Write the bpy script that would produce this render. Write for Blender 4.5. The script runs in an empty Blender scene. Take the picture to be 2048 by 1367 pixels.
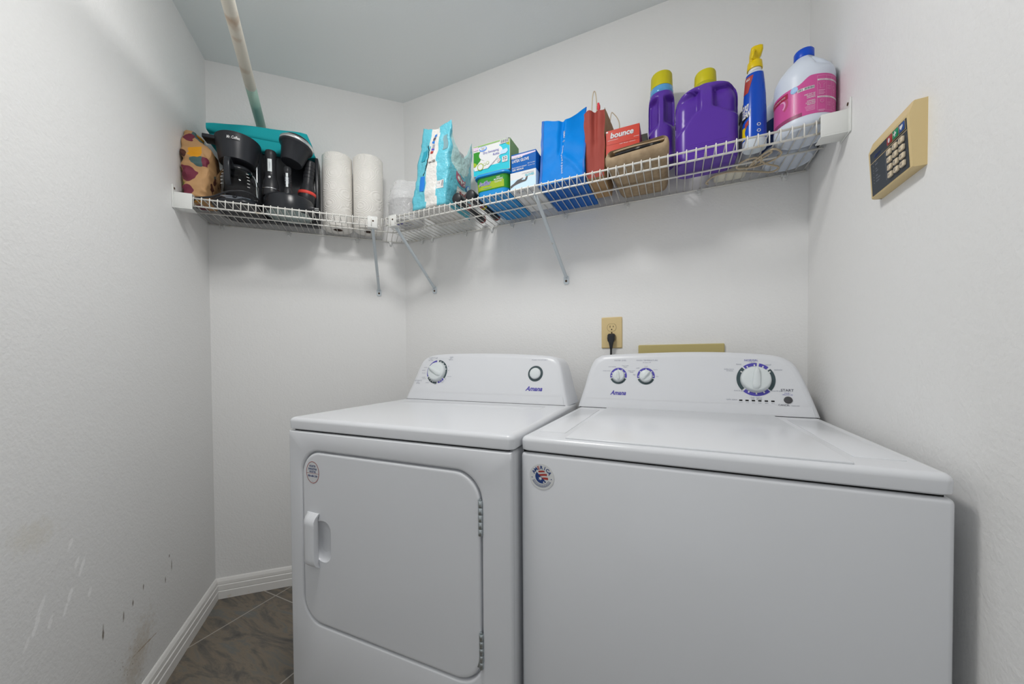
import bpy, bmesh, math, random
from math import sin, cos, pi, radians, sqrt
from mathutils import Vector, Matrix, noise

random.seed(7)
S = bpy.context.scene
COL = S.collection

# ------------------------------------------------------------------ camera
F_PX = 734.4
YAW, PITCH, ROLL, CAM_H = radians(25.515), radians(-1.008), radians(-0.418), 1.08766
fwd = Vector((-sin(YAW) * cos(PITCH), cos(YAW) * cos(PITCH), sin(PITCH)))
rgt = Vector((cos(YAW), sin(YAW), 0))
up = rgt.cross(fwd)
r2 = rgt * cos(ROLL) + up * sin(ROLL)
u2 = up * cos(ROLL) - rgt * sin(ROLL)
cd = bpy.data.cameras.new('camera')
cd.sensor_width = 36
cd.sensor_fit = 'HORIZONTAL'
cd.lens = F_PX * 36 / 2048
cd.shift_x = 25.37 / 2048
cd.shift_y = 47.77 / 2048
cd.clip_start = 0.02
cam = bpy.data.objects.new('camera', cd)
COL.objects.link(cam)
cam.matrix_world = Matrix(((r2.x, u2.x, -fwd.x, 0), (r2.y, u2.y, -fwd.y, 0), (r2.z, u2.z, -fwd.z, CAM_H), (0, 0, 0, 1)))
S.camera = cam

# ------------------------------------------------------------------ light and exposure
S.view_settings.view_transform = 'Standard'
S.view_settings.look = 'None'
S.view_settings.gamma = 1
S.view_settings.use_curve_mapping = False
S.view_settings.exposure = 0.07
wd = bpy.data.worlds.new('world')
S.world = wd
wd.use_nodes = True
wd.node_tree.nodes['Background'].inputs[0].default_value = (0.93, 0.97, 1.0, 1)
wd.node_tree.nodes['Background'].inputs[1].default_value = 0.70
LAMP_POS, LAMP_GLOW = (-0.58, 0.50), 46.0                 # the ceiling fixture: its glass bowl gives the light

# ------------------------------------------------------------------ helpers
Q = sqrt(0.5)
R_X, B_Y, L_X, H_Z = 0.4017, 1.5532, -1.2902, 2.4391      # right wall, back wall, corner, ceiling
MID = 0.864                                                # length of the angled wall
C1 = Vector((L_X - MID * Q, B_Y - MID * Q, 0))             # left inner corner
C2 = Vector((L_X, B_Y, 0))
DECK = 1.7125


def s2l(c):
    return c / 12.92 if c <= 0.04045 else ((c + 0.055) / 1.055) ** 2.4


def hexc(h, k=1.0):
    h = h.lstrip('#')
    return tuple(min(0.95, s2l(int(h[i:i + 2], 16) / 255) * k) for i in (0, 2, 4)) + (1,)


def mat(name, col, rough=0.5, metal=0.0, k=1.35, bump=None, spec=0.35, trans=0.0, alpha=1.0, coat=0.0, ior=1.45, var=None):
    m = bpy.data.materials.new(name)
    m.use_nodes = True
    nt = m.node_tree
    b = nt.nodes['Principled BSDF']
    c = hexc(col, k) if isinstance(col, str) else tuple(col) + (1,)
    b.inputs['Base Color'].default_value = c
    b.inputs['Roughness'].default_value = rough
    b.inputs['Metallic'].default_value = metal
    b.inputs['Specular IOR Level'].default_value = spec
    b.inputs['Transmission Weight'].default_value = trans
    b.inputs['Alpha'].default_value = alpha
    b.inputs['Coat Weight'].default_value = coat
    b.inputs['IOR'].default_value = ior
    tc = None
    if bump or var:
        tc = nt.nodes.new('ShaderNodeTexCoord')
    if bump:
        n = nt.nodes.new('ShaderNodeTexNoise')
        n.inputs['Scale'].default_value = bump[0]
        n.inputs['Detail'].default_value = bump[3] if len(bump) > 3 else 4
        bp = nt.nodes.new('ShaderNodeBump')
        bp.inputs['Strength'].default_value = bump[1]
        bp.inputs['Distance'].default_value = bump[2]
        nt.links.new(tc.outputs['Object'], n.inputs['Vector'])
        nt.links.new(n.outputs['Fac'], bp.inputs['Height'])
        nt.links.new(bp.outputs['Normal'], b.inputs['Normal'])
    if var:                                                # (scale, second colour, lo, hi)
        n = nt.nodes.new('ShaderNodeTexNoise')
        n.inputs['Scale'].default_value = var[0]
        n.inputs['Detail'].default_value = 5
        rp = nt.nodes.new('ShaderNodeMapRange')
        rp.inputs['From Min'].default_value = var[2]
        rp.inputs['From Max'].default_value = var[3]
        mx = nt.nodes.new('ShaderNodeMix')
        mx.data_type = 'RGBA'
        mx.inputs['A'].default_value = c
        mx.inputs['B'].default_value = hexc(var[1], k)
        nt.links.new(tc.outputs['Object'], n.inputs['Vector'])
        nt.links.new(n.outputs['Fac'], rp.inputs['Value'])
        nt.links.new(rp.outputs['Result'], mx.inputs['Factor'])
        nt.links.new(mx.outputs['Result'], b.inputs['Base Color'])
    return m


class MB:
    """collects shapes (with a material each) into ONE mesh"""

    def __init__(self):
        self.v, self.f, self.m, self.s, self.mats = [], [], [], [], []
        self.M = Matrix.Identity(4)

    def mi(self, m):
        if m not in self.mats:
            self.mats.append(m)
        return self.mats.index(m)

    def add(self, vs, fs, m, smooth=False, M=None):
        n = len(self.v)
        T = self.M @ M if M is not None else self.M
        self.v += [T @ Vector(p) for p in vs]
        k = self.mi(m)
        for f in fs:
            self.f.append([i + n for i in f])
            self.m.append(k)
            self.s.append(smooth)
        return self

    def bm(self, b, m, smooth=False, M=None):
        b.verts.index_update()
        self.add([v.co.copy() for v in b.verts], [[v.index for v in f.verts] for f in b.faces], m, smooth, M)
        b.free()
        return self

    def box(self, x0, x1, y0, y1, z0, z1, m, bev=0.0, seg=2, M=None):
        b = bmesh.new()
        bmesh.ops.create_cube(b, size=1)
        for v in b.verts:
            v.co = Vector(((x0 + x1) / 2 + v.co.x * (x1 - x0), (y0 + y1) / 2 + v.co.y * (y1 - y0), (z0 + z1) / 2 + v.co.z * (z1 - z0)))
        if bev:
            bmesh.ops.bevel(b, geom=list(b.edges), offset=bev, segments=seg, profile=0.5, affect='EDGES')
        return self.bm(b, m, bev > 0 and seg > 1, M)

    def loft(self, rings, m, cap0=True, cap1=True, smooth=True, closed=True, M=None):
        n = len(rings[0])
        vs = [p for r in rings for p in r]
        fs = []
        for i in range(len(rings) - 1):
            for j in range(n if closed else n - 1):
                a, b = i * n + j, i * n + (j + 1) % n
                fs.append([a, b, b + n, a + n])
        self.add(vs, fs, m, smooth, M)
        if cap0:
            self.add(rings[0], [list(range(n))[::-1]], m, False, M)
        if cap1:
            self.add(rings[-1], [list(range(n))], m, False, M)
        return self

    def lathe(self, prof, m, n=28, M=None, smooth=True, cap0=True, cap1=True):
        rings = [[(max(r, 1e-5) * cos(2 * pi * j / n), max(r, 1e-5) * sin(2 * pi * j / n), z) for j in range(n)] for r, z in prof]
        return self.loft(rings, m, cap0, cap1, smooth, True, M)

    def tube(self, pts, r, m, n=8, M=None, caps=True):
        pts = [Vector(p) for p in pts]
        rings = []
        prev = None
        for i, p in enumerate(pts):
            t = (pts[min(i + 1, len(pts) - 1)] - pts[max(i - 1, 0)]).normalized()
            if prev is None:
                a = Vector((0, 0, 1)) if abs(t.z) < 0.9 else Vector((1, 0, 0))
                x = t.cross(a).normalized()
            else:
                x = (prev - t * prev.dot(t)).normalized()
            prev = x
            y = t.cross(x)
            rr = r[i] if isinstance(r, (list, tuple)) else r
            rings.append([p + x * rr * cos(2 * pi * j / n) + y * rr * sin(2 * pi * j / n) for j in range(n)])
        return self.loft(rings, m, caps, caps, True, True, M)

    def grid(self, fn, nu, nv, m, smooth=True, M=None, u0=0, u1=1, v0=0, v1=1):
        vs = [fn(u0 + (u1 - u0) * i / nu, v0 + (v1 - v0) * j / nv) for j in range(nv + 1) for i in range(nu + 1)]
        fs = [[j * (nu + 1) + i, j * (nu + 1) + i + 1, (j + 1) * (nu + 1) + i + 1, (j + 1) * (nu + 1) + i] for j in range(nv) for i in range(nu)]
        return self.add(vs, fs, m, smooth, M)

    def poly(self, pts, fn, m):
        """flat outline in (x, z) put on a surface by fn"""
        return self.add([fn(x, z) for x, z in pts], [list(range(len(pts)))], m)

    def rect(self, x0, x1, z0, z1, fn, m, nu=1, nv=1):
        return self.grid(lambda u, v: fn(x0 + (x1 - x0) * u, z0 + (z1 - z0) * v), nu, nv, m, True)

    def disc(self, cx, cz, rx, rz, fn, m, n=32):
        return self.poly([(cx + rx * cos(2 * pi * i / n), cz + rz * sin(2 * pi * i / n)) for i in range(n)], fn, m)

    def arc(self, cx, cz, ri, ro, a0, a1, fn, m, n=24):
        a0, a1 = radians(a0), radians(a1)
        vs = []
        for i in range(n + 1):
            a = a0 + (a1 - a0) * i / n
            vs += [fn(cx + ri * cos(a), cz + ri * sin(a)), fn(cx + ro * cos(a), cz + ro * sin(a))]
        return self.add(vs, [[2 * i, 2 * i + 1, 2 * i + 3, 2 * i + 2] for i in range(n)], m)

    def text(self, s, cx, cz, fn, m, w=None, h=None, bold=0.0, shear=0.0, rot=0.0, cut=0):
        vs, fs = glyphs(s, bold, shear)
        if not vs:
            return self
        x0, x1 = min(p[0] for p in vs), max(p[0] for p in vs)
        y0, y1 = min(p[1] for p in vs), max(p[1] for p in vs)
        k = w / (x1 - x0) if w else h / (y1 - y0)
        ky = h / (y1 - y0) if (w and h) else k
        out = []
        for x, y in vs:
            a, b = (x - (x0 + x1) / 2) * k, (y - (y0 + y1) / 2) * ky
            c, d = cos(rot), sin(rot)
            out.append(fn(cx + a * c - b * d, cz + a * d + b * c))
        return self.add(out, fs, m)

    def build(self, name, parent=None, loc=None, auto=None, solid=False):
        me = bpy.data.meshes.new(name)
        me.from_pydata([tuple(p) for p in self.v], [], self.f)
        for m in self.mats:
            me.materials.append(m)
        me.polygons.foreach_set('material_index', self.m)
        me.polygons.foreach_set('use_smooth', self.s)
        me.update()
        b = bmesh.new()
        b.from_mesh(me)
        bmesh.ops.remove_doubles(b, verts=list(b.verts), dist=2e-6)
        if solid:
            bmesh.ops.recalc_face_normals(b, faces=list(b.faces))
        if auto:
            lim = radians(auto)
            for e in b.edges:
                if len(e.link_faces) == 2 and e.calc_face_angle(0) > lim:
                    e.smooth = False
        b.to_mesh(me)
        b.free()
        o = bpy.data.objects.new(name, me)
        COL.objects.link(o)
        if loc is not None:
            o.location = loc
        if parent is not None:
            o.parent = parent
        return o


_gl = {}


def glyphs(s, bold, shear):
    key = (s, bold, shear)
    if key not in _gl:
        cu = bpy.data.curves.new('glyphs', 'FONT')
        cu.body = s
        cu.fill_mode = 'FRONT'
        cu.offset = bold
        cu.shear = shear
        cu.resolution_u = 3
        ob = bpy.data.objects.new('glyphs', cu)
        me = ob.to_mesh()
        _gl[key] = ([(v.co.x, v.co.y) for v in me.vertices], [list(p.vertices) for p in me.polygons])
        ob.to_mesh_clear()
        bpy.data.objects.remove(ob)
        bpy.data.curves.remove(cu)
    return _gl[key]


def thing(name, label, cat, loc=(0, 0, 0), rot=0.0, group=None):
    o = bpy.data.objects.new(name, None)
    o.empty_display_size = 0.05
    COL.objects.link(o)
    o.location = loc
    o.rotation_euler = (0, 0, rot)
    return tag(o, label, cat, group)


def tag(o, label, cat, group=None):
    o['label'] = label
    o['category'] = cat
    if group:
        o['group'] = group
    return o


def struct(o):
    o['kind'] = 'structure'
    return o


def rrect(w, d, r, n=6, cx=0.0, cy=0.0):
    """rounded rectangle outline, counter-clockwise, 4*(n+1) points"""
    r = min(r, w / 2 - 1e-4, d / 2 - 1e-4)
    out = []
    for k, (sx, sy) in enumerate(((1, -1), (1, 1), (-1, 1), (-1, -1))):
        for i in range(n + 1):
            a = -pi / 2 + k * pi / 2 + (pi / 2) * i / n
            out.append((cx + sx * (w / 2 - r) + r * cos(a), cy + sy * (d / 2 - r) + r * sin(a)))
    return out


def ring(pts, z):
    return [(x, y, z) for x, y in pts]


def smooth_path(pts, k=8, closed=False):
    P = [Vector(p) for p in pts]
    out = []
    n = len(P)
    for i in range(n if closed else n - 1):
        if closed:
            a, b, c, d = P[(i - 1) % n], P[i], P[(i + 1) % n], P[(i + 2) % n]
        else:
            a, b, c, d = P[max(i - 1, 0)], P[i], P[i + 1], P[min(i + 2, n - 1)]
        for j in range(k):
            t = j / k
            out.append(0.5 * ((2 * b) + (c - a) * t + (2 * a - 5 * b + 4 * c - d) * t * t + (3 * b - a - 3 * c + d) * t ** 3))
    if not closed:
        out.append(P[-1])
    return out


def sst(a, b, x):
    t = max(0.0, min(1.0, (x - a) / (b - a)))
    return t * t * (3 - 2 * t)


def lerp(a, b, t):
    return a + (b - a) * t


def mid_loc(u, d, z=DECK):
    """point on the angled wall's shelf: u along the wall, d out from it"""
    return (C1.x + (u + d) * Q, C1.y + (u - d) * Q, z)


def flat_y(y):
    return lambda x, z: (x, y, z)


def on_cyl(r, y0=0.0, x0=0.0, off=0.0004):
    """(arc length from the front, z) -> a point on an upright cylinder"""
    return lambda a, z: (x0 + (r + off) * sin(a / r), y0 - (r + off) * cos(a / r), z)


# ------------------------------------------------------------------ materials
M_enamel = mat('white_enamel', (0.725, 0.74, 0.77), 0.22, spec=0.5)
M_enamel2 = mat('white_plastic', (0.725, 0.74, 0.77), 0.28)
M_knob = mat('knob_plastic', (0.72, 0.77, 0.78), 0.35)
M_wire = mat('shelf_vinyl', (0.84, 0.83, 0.79), 0.35, var=(18, 'b9ac90', 0.62, 0.8))
M_bracket = mat('bracket_plastic', (0.76, 0.77, 0.75), 0.4)
M_brace = mat('brace_paint', (0.62, 0.68, 0.72), 0.4, var=(30, '9a8468', 0.66, 0.78))
M_clip = mat('clip_plastic', (0.78, 0.79, 0.78), 0.3)
M_screw = mat('screw_rust', '4b3a2c', 0.6, 0.3)
M_black = mat('black_plastic', (0.022, 0.024, 0.029), 0.24)
M_black_m = mat('black_matte', (0.028, 0.030, 0.036), 0.36)
M_rubber = mat('black_rubber', (0.026, 0.027, 0.031), 0.36)
M_dark = mat('dark_void', (0.006, 0.006, 0.006), 0.8)
M_grey_pl_sheen = mat('slate_plastic_and_sheen', (0.20, 0.22, 0.25), 0.25)  # grey bottle collar, and the painted reflection on the coffee maker front
M_chrome = mat('chrome', (0.75, 0.76, 0.77), 0.22, 1.0)
M_steel = mat('zinc_steel', (0.55, 0.60, 0.62), 0.3, 1.0)
M_ivory = mat('ivory_plastic', 'c6b183', 0.4, k=1.25)
M_tan = mat('tan_plate', 'ada06c', 0.45, k=1.3)
M_white = mat('print_white', (0.74, 0.74, 0.74), 0.5)
M_ink = mat('print_ink', (0.10, 0.10, 0.14), 0.5)
M_ink_soft = mat('print_grey', (0.36, 0.38, 0.45), 0.5)
M_ink_blue = mat('print_blue', (0.09, 0.075, 0.42), 0.5)
M_ring_grey = mat('dial_grey', (0.055, 0.085, 0.095), 0.45)
M_navy = mat('print_navy', '26417e', 0.5, k=1.0)
M_red = mat('print_red', 'a03a33', 0.5, k=1.1)
M_kraft = mat('kraft_paper', 'a98a66', 0.8, k=1.05, bump=(60, 0.3, 0.003))
M_felt = mat('beige_felt', 'a18d73', 0.95, k=1.2, bump=(350, 0.5, 0.0015), var=(40, '8d7a62', 0.4, 0.7))
M_cord = mat('beige_cord', 'b7a890', 0.5, k=1.2)

# glass and clear film
M_glass = mat('carafe_glass', (0.95, 0.95, 0.95), 0.02, trans=1.0, ior=1.2)


def film(name, tint, clear, rough=0.12, bump=(40, 0.5, 0.004)):
    m = bpy.data.materials.new(name)
    m.use_nodes = True
    nt = m.node_tree
    b = nt.nodes['Principled BSDF']
    b.inputs['Base Color'].default_value = tint + (1,)
    b.inputs['Roughness'].default_value = rough
    t = nt.nodes.new('ShaderNodeBsdfTransparent')
    mx = nt.nodes.new('ShaderNodeMixShader')
    mx.inputs[0].default_value = clear
    out = nt.nodes['Material Output']
    tc = nt.nodes.new('ShaderNodeTexCoord')
    n = nt.nodes.new('ShaderNodeTexNoise')
    n.inputs['Scale'].default_value = bump[0]
    bp = nt.nodes.new('ShaderNodeBump')
    bp.inputs['Strength'].default_value = bump[1]
    bp.inputs['Distance'].default_value = bump[2]
    nt.links.new(tc.outputs['Object'], n.inputs['Vector'])
    nt.links.new(n.outputs['Fac'], bp.inputs['Height'])
    nt.links.new(bp.outputs['Normal'], b.inputs['Normal'])
    nt.links.new(b.outputs[0], mx.inputs[1])
    nt.links.new(t.outputs[0], mx.inputs[2])
    nt.links.new(mx.outputs[0], out.inputs[0])
    return m


M_film = film('clear_film', (0.9, 0.91, 0.93), 0.62, 0.08, (70, 1.0, 0.006))


def wall_mat(name, stains=False):
    m = bpy.data.materials.new(name)
    m.use_nodes = True
    nt = m.node_tree
    N, L = nt.nodes, nt.links
    b = N['Principled BSDF']
    b.inputs['Roughness'].default_value = 0.62
    b.inputs['Specular IOR Level'].default_value = 0.3
    geo = N.new('ShaderNodeNewGeometry')
    n1 = N.new('ShaderNodeTexNoise')
    n1.inputs['Scale'].default_value = 130
    n1.inputs['Detail'].default_value = 3
    n2 = N.new('ShaderNodeTexNoise')
    n2.inputs['Scale'].default_value = 38
    n2.inputs['Detail'].default_value = 2
    add = N.new('ShaderNodeMath')
    add.operation = 'MULTIPLY_ADD'
    add.inputs[1].default_value = 0.8
    bp = N.new('ShaderNodeBump')
    bp.inputs['Strength'].default_value = 0.42
    bp.inputs['Distance'].default_value = 0.0022
    L.new(geo.outputs['Position'], n1.inputs['Vector'])
    L.new(geo.outputs['Position'], n2.inputs['Vector'])
    L.new(n2.outputs['Fac'], add.inputs[0])
    L.new(n1.outputs['Fac'], add.inputs[2])
    L.new(add.outputs[0], bp.inputs['Height'])
    L.new(bp.outputs['Normal'], b.inputs['Normal'])
    base = (0.85, 0.85, 0.845, 1)
    if not stains:
        b.inputs['Base Color'].default_value = base
        return m
    # object coordinates: x = run along the wall from the corner, z = height
    tc = N.new('ShaderNodeTexCoord')
    sep = N.new('ShaderNodeSeparateXYZ')
    L.new(tc.outputs['Object'], sep.inputs[0])
    wob = N.new('ShaderNodeTexNoise')
    wob.inputs['Scale'].default_value = 60
    L.new(tc.outputs['Object'], wob.inputs['Vector'])

    def mth(op, a, c=None, d=None):
        q = N.new('ShaderNodeMath')
        q.operation = op
        for i, v in enumerate((a, c, d)):
            if v is None:
                continue
            if isinstance(v, (int, float)):
                q.inputs[i].default_value = v
            else:
                L.new(v, q.inputs[i])
        return q.outputs[0]

    cur = None

    def blend(fac, col):
        nonlocal cur
        mx = N.new('ShaderNodeMix')
        mx.data_type = 'RGBA'
        L.new(fac, mx.inputs['Factor'])
        if cur is None:
            mx.inputs['A'].default_value = base
        else:
            L.new(cur, mx.inputs['A'])
        mx.inputs['B'].default_value = col
        cur = mx.outputs['Result']

    def mark(x, z, rx, rz, tilt, col, amt, edge=0.5):
        c, s = cos(tilt), sin(tilt)
        dx, dz = mth('SUBTRACT', sep.outputs[0], x), mth('SUBTRACT', sep.outputs[2], z)
        a = mth('ADD', mth('MULTIPLY', dx, c / rx), mth('MULTIPLY', dz, s / rx))
        e = mth('ADD', mth('MULTIPLY', dx, -s / rz), mth('MULTIPLY', dz, c / rz))
        d = mth('SQRT', mth('ADD', mth('MULTIPLY', a, a), mth('MULTIPLY', e, e)))
        d = mth('ADD', d, mth('MULTIPLY', mth('SUBTRACT', wob.outputs['Fac'], 0.5), 1.2))
        mr = N.new('ShaderNodeMapRange')
        mr.interpolation_type = 'SMOOTHSTEP'
        mr.inputs['From Min'].default_value = 1.0
        mr.inputs['From Max'].default_value = 1.0 - edge
        mr.inputs['To Max'].default_value = amt
        L.new(d, mr.inputs['Value'])
        blend(mr.outputs['Result'], col)

    brown, dirt, white = (0.16, 0.12, 0.085, 1), (0.50, 0.40, 0.27, 1), (0.99, 0.99, 0.99, 1)
    mark(0.60, 0.19, 0.16, 0.09, -0.9, dirt, 0.45, 1.0)
    mark(0.95, 0.72, 0.09, 0.05, 0.2, (0.72, 0.67, 0.55, 1), 0.35, 1.0)
    mark(0.555, 0.197, 0.095, 0.0035, 0.13, (0.40, 0.28, 0.16, 1), 0.7, 0.7)
    for x, z, a in ((0.387, 0.358, 0.024), (0.56, 0.381, 0.011), (0.615, 0.368, 0.013), (0.66, 0.355, 0.019), (0.746, 0.366, 0.026), (0.43, 0.33, 0.012), (0.40, 0.40, 0.008)):
        mark(x, z, 0.005, a, 0.05, brown, 0.85, 0.8)
    for x, z, a in ((0.938, 0.553, 0.03), (0.949, 0.527, 0.025), (0.87, 0.509, 0.02), (0.855, 0.534, 0.025), (0.973, 0.504, 0.016), (0.79, 0.504, 0.015), (0.85, 0.655, 0.018), (0.813, 0.584, 0.03), (0.83, 0.60, 0.02), (0.914, 0.508, 0.016)):
        mark(x, z, 0.007, a, 0.5, white, 1.0, 0.5)
    # fine dark spatter above the baseboard
    vo = N.new('ShaderNodeTexVoronoi')
    vo.inputs['Scale'].default_value = 85
    L.new(tc.outputs['Object'], vo.inputs['Vector'])
    dot = mth('LESS_THAN', vo.outputs['Distance'], 0.16)
    dx, dz = mth('SUBTRACT', sep.outputs[0], 0.66), mth('SUBTRACT', sep.outputs[2], 0.17)
    near = mth('LESS_THAN', mth('ADD', mth('MULTIPLY', dx, dx), mth('MULTIPLY', dz, dz)), 0.010)
    blend(mth('MULTIPLY', mth('MULTIPLY', dot, near), 0.5), (0.25, 0.18, 0.12, 1))
    L.new(cur, b.inputs['Base Color'])
    return m


M_wall = wall_mat('painted_plaster')
M_wall_st = wall_mat('painted_plaster_scuffed', True)
M_ceil = mat('ceiling_paint', (0.89, 0.925, 0.93), 0.8, bump=(140, 0.2, 0.002))
M_trim = mat('trim_paint', (0.86, 0.85, 0.83), 0.4, var=(25, 'c2b49a', 0.66, 0.85))


def floor_mat():
    m = bpy.data.materials.new('slate_tile')
    m.use_nodes = True
    nt = m.node_tree
    N, L = nt.nodes, nt.links
    b = N['Principled BSDF']
    geo = N.new('ShaderNodeNewGeometry')
    sep = N.new('ShaderNodeSeparateXYZ')
    L.new(geo.outputs['Position'], sep.inputs[0])

    def mth(op, a, c=None):
        q = N.new('ShaderNodeMath')
        q.operation = op
        for i, v in enumerate((a, c)):
            if v is None:
                continue
            if isinstance(v, (int, float)):
                q.inputs[i].default_value = v
            else:
                L.new(v, q.inputs[i])
        return q.outputs[0]

    def line(o, off):
        f = mth('FRACT', mth('DIVIDE', mth('SUBTRACT', o, off), 0.472))
        return mth('ABSOLUTE', mth('SUBTRACT', f, 0.5))
    g = mth('MAXIMUM', line(sep.outputs[0], -1.67), line(sep.outputs[1], 1.071))
    grout = mth('GREATER_THAN', g, 0.5 - 0.0052)
    mp = N.new('ShaderNodeMapping')
    mp.inputs['Rotation'].default_value = (0, 0, radians(-64))
    mp.inputs['Scale'].default_value = (1.0, 3.6, 1)
    L.new(geo.outputs['Position'], mp.inputs['Vector'])
    n1 = N.new('ShaderNodeTexNoise')
    n1.inputs['Scale'].default_value = 3.2
    n1.inputs['Detail'].default_value = 9
    n1.inputs['Roughness'].default_value = 0.68
    n1.inputs['Distortion'].default_value = 0.9
    L.new(mp.outputs[0], n1.inputs['Vector'])
    cr = N.new('ShaderNodeValToRGB')
    e = cr.color_ramp.elements
    e[0].position, e[0].color = 0.30, (0.05, 0.048, 0.044, 1)
    e[1].position, e[1].color = 0.75, (0.25, 0.23, 0.20, 1)
    for p_, c_ in ((0.44, (0.115, 0.105, 0.092, 1)), (0.52, (0.20, 0.165, 0.122, 1)), (0.60, (0.14, 0.142, 0.132, 1))):
        k = e.new(p_)
        k.color = c_
    L.new(n1.outputs['Fac'], cr.inputs[0])
    mx = N.new('ShaderNodeMix')
    mx.data_type = 'RGBA'
    L.new(grout, mx.inputs['Factor'])
    L.new(cr.outputs[0], mx.inputs['A'])
    mx.inputs['B'].default_value = (0.42, 0.39, 0.35, 1)
    L.new(mx.outputs['Result'], b.inputs['Base Color'])
    b.inputs['Roughness'].default_value = 0.45
    bp = N.new('ShaderNodeBump')
    bp.inputs['Strength'].default_value = 0.25
    bp.inputs['Distance'].default_value = 0.002
    L.new(n1.outputs['Fac'], bp.inputs['Height'])
    L.new(bp.outputs['Normal'], b.inputs['Normal'])
    return m


M_floor = floor_mat()

# ------------------------------------------------------------------ room shell
LEN_L = 2.20                                              # run of the left wall toward the doorway


def wall(name, a, b, m, t=0.10, z0=0.0, z1=H_Z):
    """a wall slab from a to b, its face on the line a-b, thickness away from the room (to the left of a->b)"""
    a, b = Vector((a[0], a[1], 0)), Vector((b[0], b[1], 0))
    d = b - a
    mb = MB()
    mb.box(0, d.length, 0, t, z0, z1, m)
    o = mb.build(name, loc=a)
    o.rotation_euler = (0, 0, math.atan2(d.y, d.x))
    return struct(o)


L_END = C1 + Vector((Q, -Q, 0)) * LEN_L
o = MB().box(0, LEN_L, -0.10, 0, 0, H_Z, M_wall_st).build('wall_left', loc=C1)
o.rotation_euler = (0, 0, radians(-45))
struct(o)
wall('wall_corner', C1, C2, M_wall)
wall('wall_back', C2, (R_X, B_Y), M_wall)
wall('wall_right', (R_X, B_Y), (R_X, -0.75), M_wall)
wall('wall_front', (R_X, -0.75), (L_END.x, L_END.y), M_wall, z0=2.06)
struct(MB().box(-2.6, 1.0, -1.6, 2.0, -0.08, 0, M_floor).build('floor'))
struct(MB().box(-2.6, 1.0, -1.0, 2.0, H_Z, H_Z + 0.08, M_ceil).build('ceiling'))


def baseboard(name, a, rot, ln):
    prof = [(0, 0), (0.014, 0), (0.014, 0.034), (0.0115, 0.037), (0.0125, 0.040), (0.0125, 0.060), (0.0095, 0.063), (0.0105, 0.067), (0.0095, 0.078), (0.005, 0.088), (0.002, 0.0916), (0, 0.0916)]
    mb = MB()
    mb.loft([[(0, -y, z) for y, z in prof], [(ln, -y, z) for y, z in prof]], M_trim, smooth=False)
    o = mb.build(name, loc=a)
    o.rotation_euler = (0, 0, rot)
    return struct(o)


baseboard('baseboard_corner', C1, radians(45), MID)
baseboard('baseboard_back', C2, 0, R_X - L_X)
pb = C1 + Vector((Q, -Q, 0)) * LEN_L
baseboard('baseboard_left', pb, radians(135), LEN_L)

# flush ceiling lamp (above the frame)
t = thing('ceiling_light', 'round flush ceiling light with a frosted glass bowl in the middle of the ceiling', 'light', LAMP_POS + (H_Z,))
MB().lathe([(0.0, 0.0), (0.185, 0.0), (0.19, -0.012), (0.185, -0.022), (0.165, -0.024), (0.0, -0.024)], M_enamel2, 40, cap0=False, cap1=False).build('rim', t)
mg = bpy.data.materials.new('lamp_glass')
mg.use_nodes = True
e_ = mg.node_tree.nodes['Principled BSDF']
e_.inputs['Emission Color'].default_value = (1, 0.985, 0.96, 1)
e_.inputs['Emission Strength'].default_value = LAMP_GLOW
MB().lathe([(0.165, -0.024), (0.163, -0.033), (0.138, -0.045), (0.085, -0.055), (0.0, -0.059)], mg, 40, cap0=False, cap1=False).build('diffuser', t)

# nail holes and screw heads left in the plaster
for p_, n_, r_, lab in (((-1.7515, 1.092, 2.27), (Q, -Q, 0), 0.0045, 'small dark nail hole in the wall right of the closet rod'),):
    mb = MB()
    mb.lathe([(r_, 0), (r_, 0.0006), (0, 0.0006)], M_dark, 12)
    h_ = mb.build('nail_hole')
    h_.rotation_euler = Vector(n_).to_track_quat('Z', 'Y').to_euler()
    h_.location = p_
    tag(h_, lab, 'hole')

# ------------------------------------------------------------------ washing machine and dryer
def outline(pts, k=6):
    return [(p.x, p.y) for p in smooth_path([(x, z, 0) for x, z in pts], k)]


def console(pts, y0, z0, slope, depth, drop=0.0):
    """leaning control panel: front outline (x, z) on a plane leaning back by slope, soft edges, sides running back"""
    o = outline(pts)
    xc = sum(p[0] for p in o) / len(o)
    zc = z0 + 0.02
    fy = lambda z: y0 + (z - z0) * slope
    n = len(o)
    hw = max(p[0] for p in o) - xc
    hz = max(p[1] for p in o) - z0

    def sc(p, d):                       # shrink outline by about d, bottom kept
        x, z = p
        return (xc + (x - xc) * (1 - d / hw), z0 + (z - z0) * (1 - d / hz))
    rings = []
    for d, back in ((0.016, 0.0), (0.008, 0.0009), (0.003, 0.004), (0.0, 0.010), (-0.004, 0.035), (-0.010, depth)):
        rr = []
        for p in o:
            x, z = sc(p, d)
            zz = min(z, p[1]) if d > 0 else p[1] - (0.004 if back == depth else 0) * (p[1] - z0) / hz
            yy = fy(z) + back
            if back == depth:
                yy = y0 + depth + 0.03
            rr.append((x, yy, zz))
        rings.append(rr)
    mb = MB()
    mb.loft(rings, M_enamel2, cap0=True, cap1=True, smooth=True, closed=True)
    return mb


def slant(y0, z0, slope, off=0.0006):
    nrm = sqrt(1 + slope * slope)
    return lambda x, z: (x, y0 + (z - z0) * slope - off / nrm, z + off * slope / nrm)


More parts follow.
